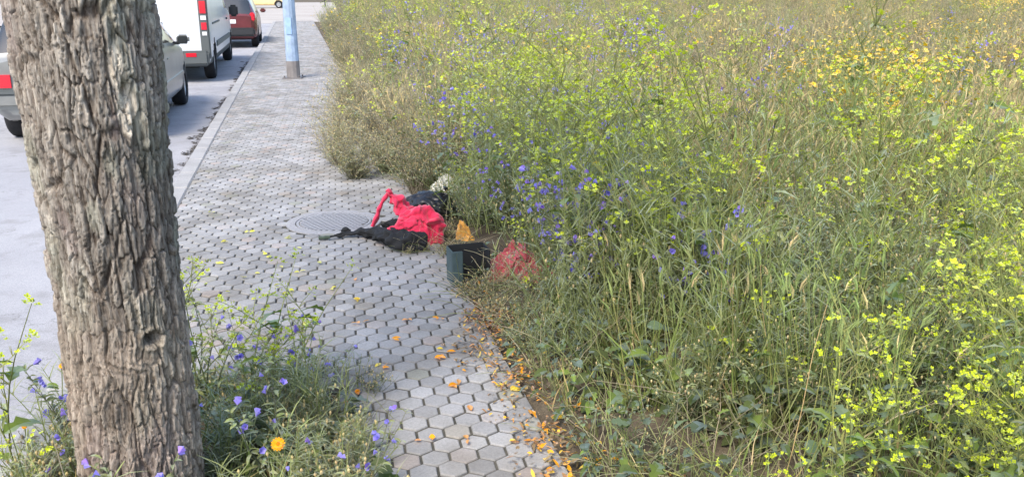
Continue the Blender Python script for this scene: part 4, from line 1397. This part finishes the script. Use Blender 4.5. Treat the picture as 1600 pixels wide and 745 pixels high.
for (d0, d1, dens) in bands:
    xr = 0.68 * d1 + 1.2
    n = int(dens * (d1 - d0) * 2 * xr)
    for _ in range(n):
        y = sr.uniform(d0, d1); x = sr.uniform(-xr, xr)
        s, t = to_st(Vector((x, y, 0)))
        edge = t - T_EDGE
        wob = .05 * math.sin(s * 2.3) + .07 * math.sin(s * .9 + 1) 
        lim = -.02 + .5 * wob + .012 * max(0, s - 12)
        if 1.5 < s < 3.7: lim += .10
        if s > S_END: lim = 1.6 + (s - S_END) * .04
        if edge < lim: continue
        u, v, dep = proj(x, y, .45)
        if dep < .75 or u < -150 or u > 1780: continue
        ub, vb, _d = proj(x, y, 0.0)
        w = weights(u, v, edge, sr)
        pn = mnoise.noise(Vector((x * .55, y * .55, 40.0)))
        if pn < -.34 and edge > .5 and y > 4.0 and sr.random() < .6: continue
        for kk in w:
            nn_ = mnoise.noise(Vector((x * .75, y * .75, 3.7 * len(kk) + ord(kk[0])))) + .4 * mnoise.noise(Vector((x * 2.1, y * 2.1, ord(kk[1]) * 1.3)))
            w[kk] *= min(2.6, max(.12, 1 + 2.3 * nn_))
        ks = list(w); tot = sum(w.values()); q = sr.random() * tot
        for k in ks:
            q -= w[k]
            if q <= 0: break
        sc = sr.uniform(.75, 1.15) * min(1.0, .55 + edge * .75)
        if d0 > 12: sc *= 1.15
        if edge < .9 and y > 5.2: sc = max(sc, sr.uniform(.7, 1.0))
        if k in ('stalks', 'mustard', 'bugloss') and sr.random() < .2: sc *= 1.25
        sc *= 1 + .35 * mnoise.noise(Vector((x * .6, y * .6, 9)))
        if d0 > 40: sc *= 1.35
        if y < 2.2: sc *= .8
        hgt = {'grass': .75, 'dry': .8, 'blade': .45, 'broad': .36, 'drybush': .8, 'brownbush': .75, 'stalks': .95, 'daisy': .7, 'tangle': .4, 'mustard': 1.0, 'bugloss': .75, 'sage': .62}[k]
        ok = True
        for (x0, y0, x1, y1, gr) in OPEN:
            if vb > gr - 8:
                m_px = 26 if hgt > .5 else 12
                if x0 - m_px < ub < x1 + m_px:
                    ut, vt, _d = proj(x, y, hgt * sc)
                    if vt < y1 - 6:
                        need = None
                        for k2 in range(12):
                            sc *= .82
                            if proj(x, y, hgt * sc)[1] > y1 - 10: break
                        if sc < .22: ok = False
        if not ok: continue
        if y < 1.7 and proj(x, y, hgt * sc)[1] < 430: sc *= .7
        rz, tx, ty = sr.uniform(0, 6.28), sr.gauss(0, .12), sr.gauss(0, .12)
        if edge < .45:                                      # lean over the pavement
            e_ = (Matrix.Rotation(-sr.uniform(.05, .55), 3, SD) @ Matrix.Rotation(rz, 3, 'Z')).to_euler('XYZ')
            tx, ty, rz = e_.x, e_.y, e_.z
        inview = -20 < u < 1620 and v < 780
        if k == 'mustard' and y < 9 and inview: mustards.append((y, x, rz, tx, ty, sc, edge)); continue
        if k == 'bugloss' and y < 11 and inview: buglosses.append((y, x, rz, tx, ty, sc, edge)); continue
        (far if d0 >= 12 else recs).append((sr.choice(pid[k]), x, y, -.02, rz, tx, ty, sc))
for _ in range(150):
    u = sr.uniform(770, 1080); v = sr.uniform(395, 530)
    if sr.random() < .45: u = sr.uniform(690, 960); v = sr.uniform(230, 380)
    p = P(u, v); ed = to_st(p)[1] - T_EDGE
    if ed < .12 or (u < 870 and v > 425): continue
    k = sr.choice(['stalks', 'stalks', 'stalks', 'sage', 'sage', 'mustard', 'mustard', 'bugloss'])
    row = (p.y, p.x, sr.uniform(0, 6.28), sr.gauss(0, .1), sr.gauss(0, .1), sr.uniform(.95, 1.3), ed)
    if k == 'mustard': mustards.append(row)
    elif k == 'bugloss': buglosses.append(row)
    else: recs.append((sr.choice(pid[k]), p.x, p.y, -.02, row[2], row[3], row[4], row[5]))
for _ in range(150):                                         # the golden daisy patch in the dry grass
    u = sr.gauss(1385, 75); v = sr.gauss(105, 34)
    p = P(u, max(v, 25), .55)
    (recs if p.y < 13 else far).append((sr.choice(pid['daisy']), p.x, p.y, -.02, sr.uniform(0, 6.28), 0, 0, sr.uniform(.95, 1.35)))
for _ in range(60):
    p = P(sr.gauss(1560, 30), sr.uniform(4, 14), .6); far.append((sr.choice(pid['daisy']), p.x, p.y, -.02, sr.uniform(0, 6.28), 0, 0, sr.uniform(1.3, 1.8)))
for _ in range(70):
    p = P(sr.gauss(1250, 90), sr.gauss(120, 40), .4); (recs if p.y < 13 else far).append((sr.choice(pid['brownbush']), p.x, p.y, -.02, sr.uniform(0, 6.28), 0, 0, sr.uniform(.9, 1.2)))
def overflow(lst, key, lim):
    lst.sort()
    for (y, x, rz, tx, ty, sc, e) in lst[lim:]: recs.append((sr.choice(pid[key]), x, y, -.02, rz, tx, ty, sc))
    return lst[:lim]
mustards = overflow(mustards, 'mustard', 240)
buglosses = overflow(buglosses, 'bugloss', 200)
print('meadow', len(recs), 'far', len(far), len(mustards), len(buglosses))
scatter('meadow_vegetation', protos, recs, 'dense tangle of wild grasses and herbs filling the meadow', 'meadow')
scatter('distant_meadow_vegetation', protos, far, 'yellowing far part of the meadow with dry grass and flowers', 'meadow')

# plants that stand out one by one
def make_kind(name, parts_list):
    return [{k: mb.mesh(k, mat) for k, (mb, mat) in parts.items()} for parts in parts_list]
K_MUST = make_kind('mustard', [plant_mustard(200 + i, .9, 1.0) for i in range(7)])
K_BUG = make_kind('bugloss', [plant_bugloss(220 + i, .72) for i in range(6)])
def place(name, kind, x, y, rz, tx, ty, sc, label, cat, group, z=-.02):
    root = bpy.data.objects.new(name, None); C.objects.link(root)
    root.empty_display_size = .05
    root.location = (x, y, z); root.rotation_euler = (tx, ty, rz); root.scale = (sc,) * 3
    for k, me in kind.items():
        o = bpy.data.objects.new(k, me); C.objects.link(o); o.parent = root
    tag(root, label, cat, group)
    return root
def where(x, y, e):
    u, v, _d = proj(x, y, .35)
    if e < .4: return 'at the edge of the pavement' if y < 5 else 'at the far pavement edge behind the red jumper'
    if y < 2.6: return 'in the lowest corner of the meadow, nearest the viewer'
    if u < 1000 and y < 5.6: return 'right of the faded red blanket'
    if u < 1000: return 'farther back, behind the rubbish'
    if y < 4.2: return 'among the fresh green grass in the near meadow'
    return 'near the band of dry grass ears'
for i, (y, x, rz, tx, ty, sc, e) in enumerate(mustards):
    wh = where(x, y, e)
    place('mustard_plant', K_MUST[i % 7], x, y, rz, tx, ty, sc, 'yellow-flowered mustard weed ' + wh, 'weed', 'mustard weeds ' + wh)
for i, (y, x, rz, tx, ty, sc, e) in enumerate(buglosses):
    wh = where(x, y, e)
    place('bugloss_plant', K_BUG[i % 6], x, y, rz, tx, ty, sc, 'violet-blue wildflower ' + wh, 'wildflower', 'violet-blue wildflowers ' + wh)
# grey dry bushes hanging over the pavement edge
dryb = []
for i in range(4):
    dryb.append({'branches': clump_dry(610 + i, .66, 60, GREYB, 8, .012).mesh('branches', M_LEAF), 'foliage': clump_dry(620 + i, .60, 60, (.31, .29, .175), 26, .018).mesh('foliage', M_LEAF)})
for i, (u, v, sc, nm) in enumerate([(556, 278, .72, 'pale low bush spilling over the pavers nearest the red jumper'), (604, 268, .8, 'grey dry bush rising directly behind the white plastic bag'),
        (530, 256, .78, 'widest grey dry bush overhanging the hexagonal pavers'), (585, 240, 1.0, 'tall brownish bush behind the widest overhanging one'),
        (538, 226, .95, 'dry bush at the pavement edge, third back from the rubbish'), (600, 200, 1.1, 'upright dry bush set back from the pavement edge'),
        (545, 196, 1.05, 'dry bush at the pavement edge nearer than the light pole'), (550, 168, 1.05, 'dry bush just nearer than the foot of the light pole'), (598, 160, 1.15, 'tall dry bush inside the meadow level with the pole'),
        (555, 138, 1.0, 'dry bush level with the foot of the light pole'), (548, 112, 1.05, 'dry bush just beyond the foot of the light pole'), (540, 92, 1.1, 'green-grey bush at the pavement edge beyond the light pole'), (535, 72, 1.25, 'rounded bush at the pavement edge far beyond the pole'), (528, 58, 1.4, 'farthest bush bulging over the end of the pavement')]):
    p = P(u, v)
    place('dry_bush', dryb[i % 4], p.x, p.y, i * 1.3, 0, 0, sc, nm, 'bush', 'dry bushes along the pavement edge')
# bare dry stems standing in front of the dumped things
stems = [{'stems': clump_tangle(640 + i, .34, 16, (.42, .36, .24)).mesh('stems', M_LEAF), 'leaves': clump_dry(650 + i, .22, 9, (.30, .27, .15), 8, .012).mesh('leaves', M_LEAF)} for i in range(3)]
for i, (u, v, sc, nm) in enumerate([(752, 470, .75, 'bare dry stems crossing in front of the dark box'), (800, 462, .8, 'dry stems in front of the faded red blanket'), (846, 470, .9, 'dry branching stems beside the faded red blanket'),
        (716, 392, .6, 'dry weed in front of the orange rag'), (668, 392, .42, 'low dry weed under the hem of the red jumper'), (760, 458, .85, 'tallest dry stems arching across the open dark box'), (690, 398, .5, 'small dry weed between the red jumper and dark box'), (640, 396, .32, 'tiny dry weed in front of the black trousers'), (700, 372, .7, 'pale dry twigs between red jumper and orange rag'), (728, 462, .6, 'sparse dry stems at the teal side of the dark box'), (822, 452, .75, 'twiggy dry weed leaning over the faded red blanket'), (786, 452, .7, 'dry weed between the dark box and faded red blanket'), (772, 500, .8, 'low dry weed at the pavement edge below the dark box'), (880, 600, .8, 'straggling dry stems beside the drift of orange leaves')]):
    p = P(u, v)
    place('dry_weed', stems[i % 3], p.x, p.y, i * 2.1, 0, 0, sc, nm, 'weed', 'dry weeds around the dumped things', 0)

# leaf litter along the pavement edge
lit = [(clump_litter(300 + i), M_LEAF) for i in range(4)]
lrecs = []
for _ in range(95):
    s = sr.uniform(1.7, 4.4); t = T_EDGE + sr.gauss(.03, .06)
    if s < 3.6: t = T_EDGE + sr.gauss(.02, .10)
    p = ST(s, t); lrecs.append((sr.randint(0, 3), p.x, p.y, .0, sr.uniform(0, 6), 0, 0, sr.uniform(.6, 1.1)))
scatter('leaf_litter', lit, lrecs, 'orange and brown dead leaves drifted along the pavement edge', 'leaf litter')
# dark litter in the gutter
gl = [(MB(), M_LEAF) for _ in range(2)]
for gi_, (mb, _) in enumerate(gl):
    rr_ = random.Random(400 + gi_)
    for k in range(90):
        a = rr_.uniform(0, 6.28); d = .14 * math.sqrt(rr_.random())
        leaf(mb, Vector((math.cos(a) * d * .5, math.sin(a) * d, rr_.uniform(.003, .014))), (math.cos(a * 3), math.sin(a * 3), .02), rr_.uniform(.014, .034), .014, jit((.085, .068, .05), rr_, .4), rr_, .02)
grecs = []
gs = 5.0
while gs < 22:
    gs += sr.uniform(.05, .16)
    if mnoise.noise(Vector((gs * .7, 0, 5))) < -.12: continue
    p = ST(gs, T_ROAD - abs(sr.gauss(.03, .05)) - .02)
    grecs.append((sr.randint(0, 1), p.x, p.y, -.124, STREET + sr.gauss(0, .3), 0, 0, sr.uniform(.4, .9)))
scatter('gutter_litter', gl, grecs, 'dark dead leaves gathered in the gutter by the kerb', 'leaf litter')

# ------------------------------------------------------------------ weeds in the tree pit
pit_protos, pk = [], {}
def preg(key, mbs):
    pk[key] = []
    for mb in mbs: pk[key].append(len(pit_protos)); pit_protos.append((mb, M_LEAF))
preg('sage', [clump_dry(500 + i, .30, 12, (.22, .225, .12), 14, .014) for i in range(3)])
preg('broad', [clump_broad(510 + i, .16, 14, (.09, .12, .05)) for i in range(3)])
preg('blade', [tuft_grass(520 + i, .26, .3, 16, False) for i in range(3)])
preg('dry', [clump_dry(530 + i, .26, 10, GREYB, 8, .010) for i in range(2)])
preg('tangle', [clump_tangle(540 + i, .22, 10, (.22, .20, .15)) for i in range(2)])
preg('stalks', [clump_stalks(550 + i, .36, 7) for i in range(3)])
prec = []
for _ in range(300):
    s = sr.uniform(PIT[0] - .1, PIT[1] + .16); t = sr.uniform(PIT[2] + .02, PIT[3] + .12)
    if math.hypot(s - ts, t - tt) < .2: continue
    over = max(0, t - PIT[3], s - PIT[1])
    p = ST(s, t); k = sr.choice(['sage', 'broad', 'blade', 'blade', 'stalks', 'stalks', 'dry', 'tangle'])
    prec.append((sr.choice(pk[k]), p.x, p.y, -.03 if over == 0 else -.005, sr.uniform(0, 6.28), sr.gauss(0, .15), sr.gauss(0, .15), sr.uniform(.6, 1.15) * (1 if over == 0 else .55)))
scatter('tree_pit_weeds', pit_protos, prec, 'low grey-green weeds crowding the soil around the tree', 'weeds')
K_PB = make_kind('bugloss', [plant_bugloss(240 + i, .46, 1.05, 1) for i in range(5)])
K_PM = make_kind('mustard', [plant_mustard(250 + i, .62, .45) for i in range(4)])
for i in range(26):
    s = sr.uniform(PIT[0] + .05, PIT[1]); t = sr.uniform(PIT[2] + .05, PIT[3] + .04) if i % 3 else sr.uniform(PIT[2] + .02, tt - .15)
    if math.hypot(s - ts, t - tt) < .22: continue
    p = ST(s, t)
    left = t < tt
    place('bugloss_plant', K_PB[i % 5], p.x, p.y, sr.uniform(0, 6.28), sr.gauss(0, .15), sr.gauss(0, .15), sr.uniform(.65, 1.15),
          'violet-blue flowered weed between the tree trunk and the ' + ('kerb' if left else 'pavers'), 'wildflower', 'violet-blue wildflowers on the ' + ('kerb' if left else 'paver') + ' side of the tree', -.03)
for i, (u, v) in enumerate([(330, 640), (370, 600), (420, 615), (470, 640), (350, 690), (40, 760), (15, 700), (60, 800), (400, 660), (310, 620), (450, 600), (380, 640)]):
    p = P(u, v)
    place('mustard_plant', K_PM[i % 4], p.x, p.y, sr.uniform(0, 6.28), sr.gauss(0, .1), sr.gauss(0, .1), sr.uniform(.75, 1.05),
          'thin yellow-flowered mustard weed beside the tree, ' + ('kerb' if u < 200 else 'paver') + ' side', 'weed', 'mustard weeds on the ' + ('kerb' if u < 200 else 'paver') + ' side of the tree', -.03)
# single orange marigolds
def marigold(px, py, base, rad, label):
    b = P(px, base); top_ = G(px, py, 0, base)
    root = empty('marigold', (b.x, b.y, -.02)); tag(root, label, 'flower')
    h = top_.z + .02; r = random.Random(int(px))
    m = MB(); m.tube(sway((0, 0, 0), (.05, .0, 1), h, 4, r, .03), .0025, 4, SAGE); pts = [Vector(v) for v in m.v[-4:]]; tip = sum(pts, Vector()) / 4
    m.build('stem', M_LEAF, root)
    m = MB(); petals(m, tip, (0.1, -.75, .7), rad, 14, ORG, r, .12, (.62, .25, .01), 1.3); petals(m, tip + Vector((0, -.001, .001)), (0.1, -.75, .7), rad * .75, 11, (.86, .42, .02), r, .3, None, 1.2)
    m.build('blossom', M_PETAL, root)
    m = MB()
    for k in range(5):
        a = r.uniform(0, 6.28); leaf(m, Vector((0, 0, h * r.uniform(.1, .6))), (math.cos(a), math.sin(a), .5), .06, .02, jit(GREEN, r), r)
    m.build('foliage', M_LEAF, root)
marigold(431, 694, 785, .023, 'large orange marigold blooming in the weeds near the tree')
marigold(97, 573, 640, .011, 'small orange marigold between tree trunk and road')
marigold(50, 664, 730, .010, 'small orange marigold low in weeds at the kerb')

# fallen petals and leaves on the pavers, one by one
pr_ = random.Random(77)
spots = [(547, 440), (690, 548), (684, 560), (693, 555), (610, 530), (585, 574), (553, 618), (707, 608), (716, 606), (664, 690), (560, 508), (480, 503), (640, 500), (545, 624), (600, 575), (690, 500), (735, 690),
         (795, 690), (800, 610), (826, 650), (838, 690), (850, 738), (870, 656), (853, 722), (742, 640), (775, 600), (560, 470), (470, 390), (420, 405), (440, 420), (400, 430), (455, 455), (380, 440), (430, 450), (350, 380), (330, 330), (340, 410), (360, 460), (395, 470), (410, 395), (470, 430), (500, 410), (520, 450), (390, 365), (448, 375)]
for (u, v) in spots:
    p = P(u + pr_.gauss(0, 2), v + pr_.gauss(0, 2))
    m = MB()
    yel = u < 530
    c = (.66, .62, .06) if yel else (ORG if pr_.random() < .6 else (.74, .55, .04))
    for k in range(pr_.randint(1, 3)):
        a = pr_.uniform(0, 6.28)
        leaf(m, Vector((pr_.gauss(0, .008), pr_.gauss(0, .008), .004 + .002 * k)), (math.cos(a), math.sin(a), .15), pr_.uniform(.022, .042), pr_.uniform(.013, .022), jit(c, pr_, .2), pr_, .1)
    o = m.build('fallen_petal', M_PETAL); o.location = (p.x, p.y, .003)
    if yel: tag(o, 'yellow petal scattered on the hexagonal pavers near the tree', 'petal', 'yellow petals near the tree')
    else: tag(o, 'orange petal fallen on the hexagonal pavers towards the meadow', 'petal', 'orange petals towards the meadow')

# shrubs across the road, seen left of the trunk
for (s, t, h) in ((17, T_ROAD - 9.6, 1.3), (21, T_ROAD - 9.8, 1.5), (25.5, T_ROAD - 9.6, 1.4), (12.5, T_ROAD - 9.7, 1.2)):
    p = ST(s, t); r = random.Random(int(s * 10))
    root = empty('roadside_shrub', (p.x, p.y, -.17)); tag(root, 'green shrub growing on the far side of the road', 'shrub', 'shrubs across the road')
    st_m, cr = MB(), MB()
    for k in range(9):
        a = r.uniform(0, 6.28); pts = sway((r.gauss(0, .1), r.gauss(0, .1), 0), (math.cos(a) * .6, math.sin(a) * .6, 1), h * r.uniform(.7, 1), 5, r, .12)
        st_m.tube(pts, [.02, .017, .014, .01, .007, .004], 5, BROWN)
        for _ in range(170):
            i = r.randint(1, 5); q = pts[i] + Vector((r.gauss(0, .22), r.gauss(0, .22), r.gauss(0, .16))); a2 = r.uniform(0, 6.28)
            leaf(cr, q, (math.cos(a2), math.sin(a2), r.uniform(-.3, .6)), r.uniform(.05, .1), r.uniform(.025, .045), jit(GREEN, r, .35), r, .3)
    st_m.build('stem', M_TWIG, root); cr.build('foliage', M_LEAF, root)
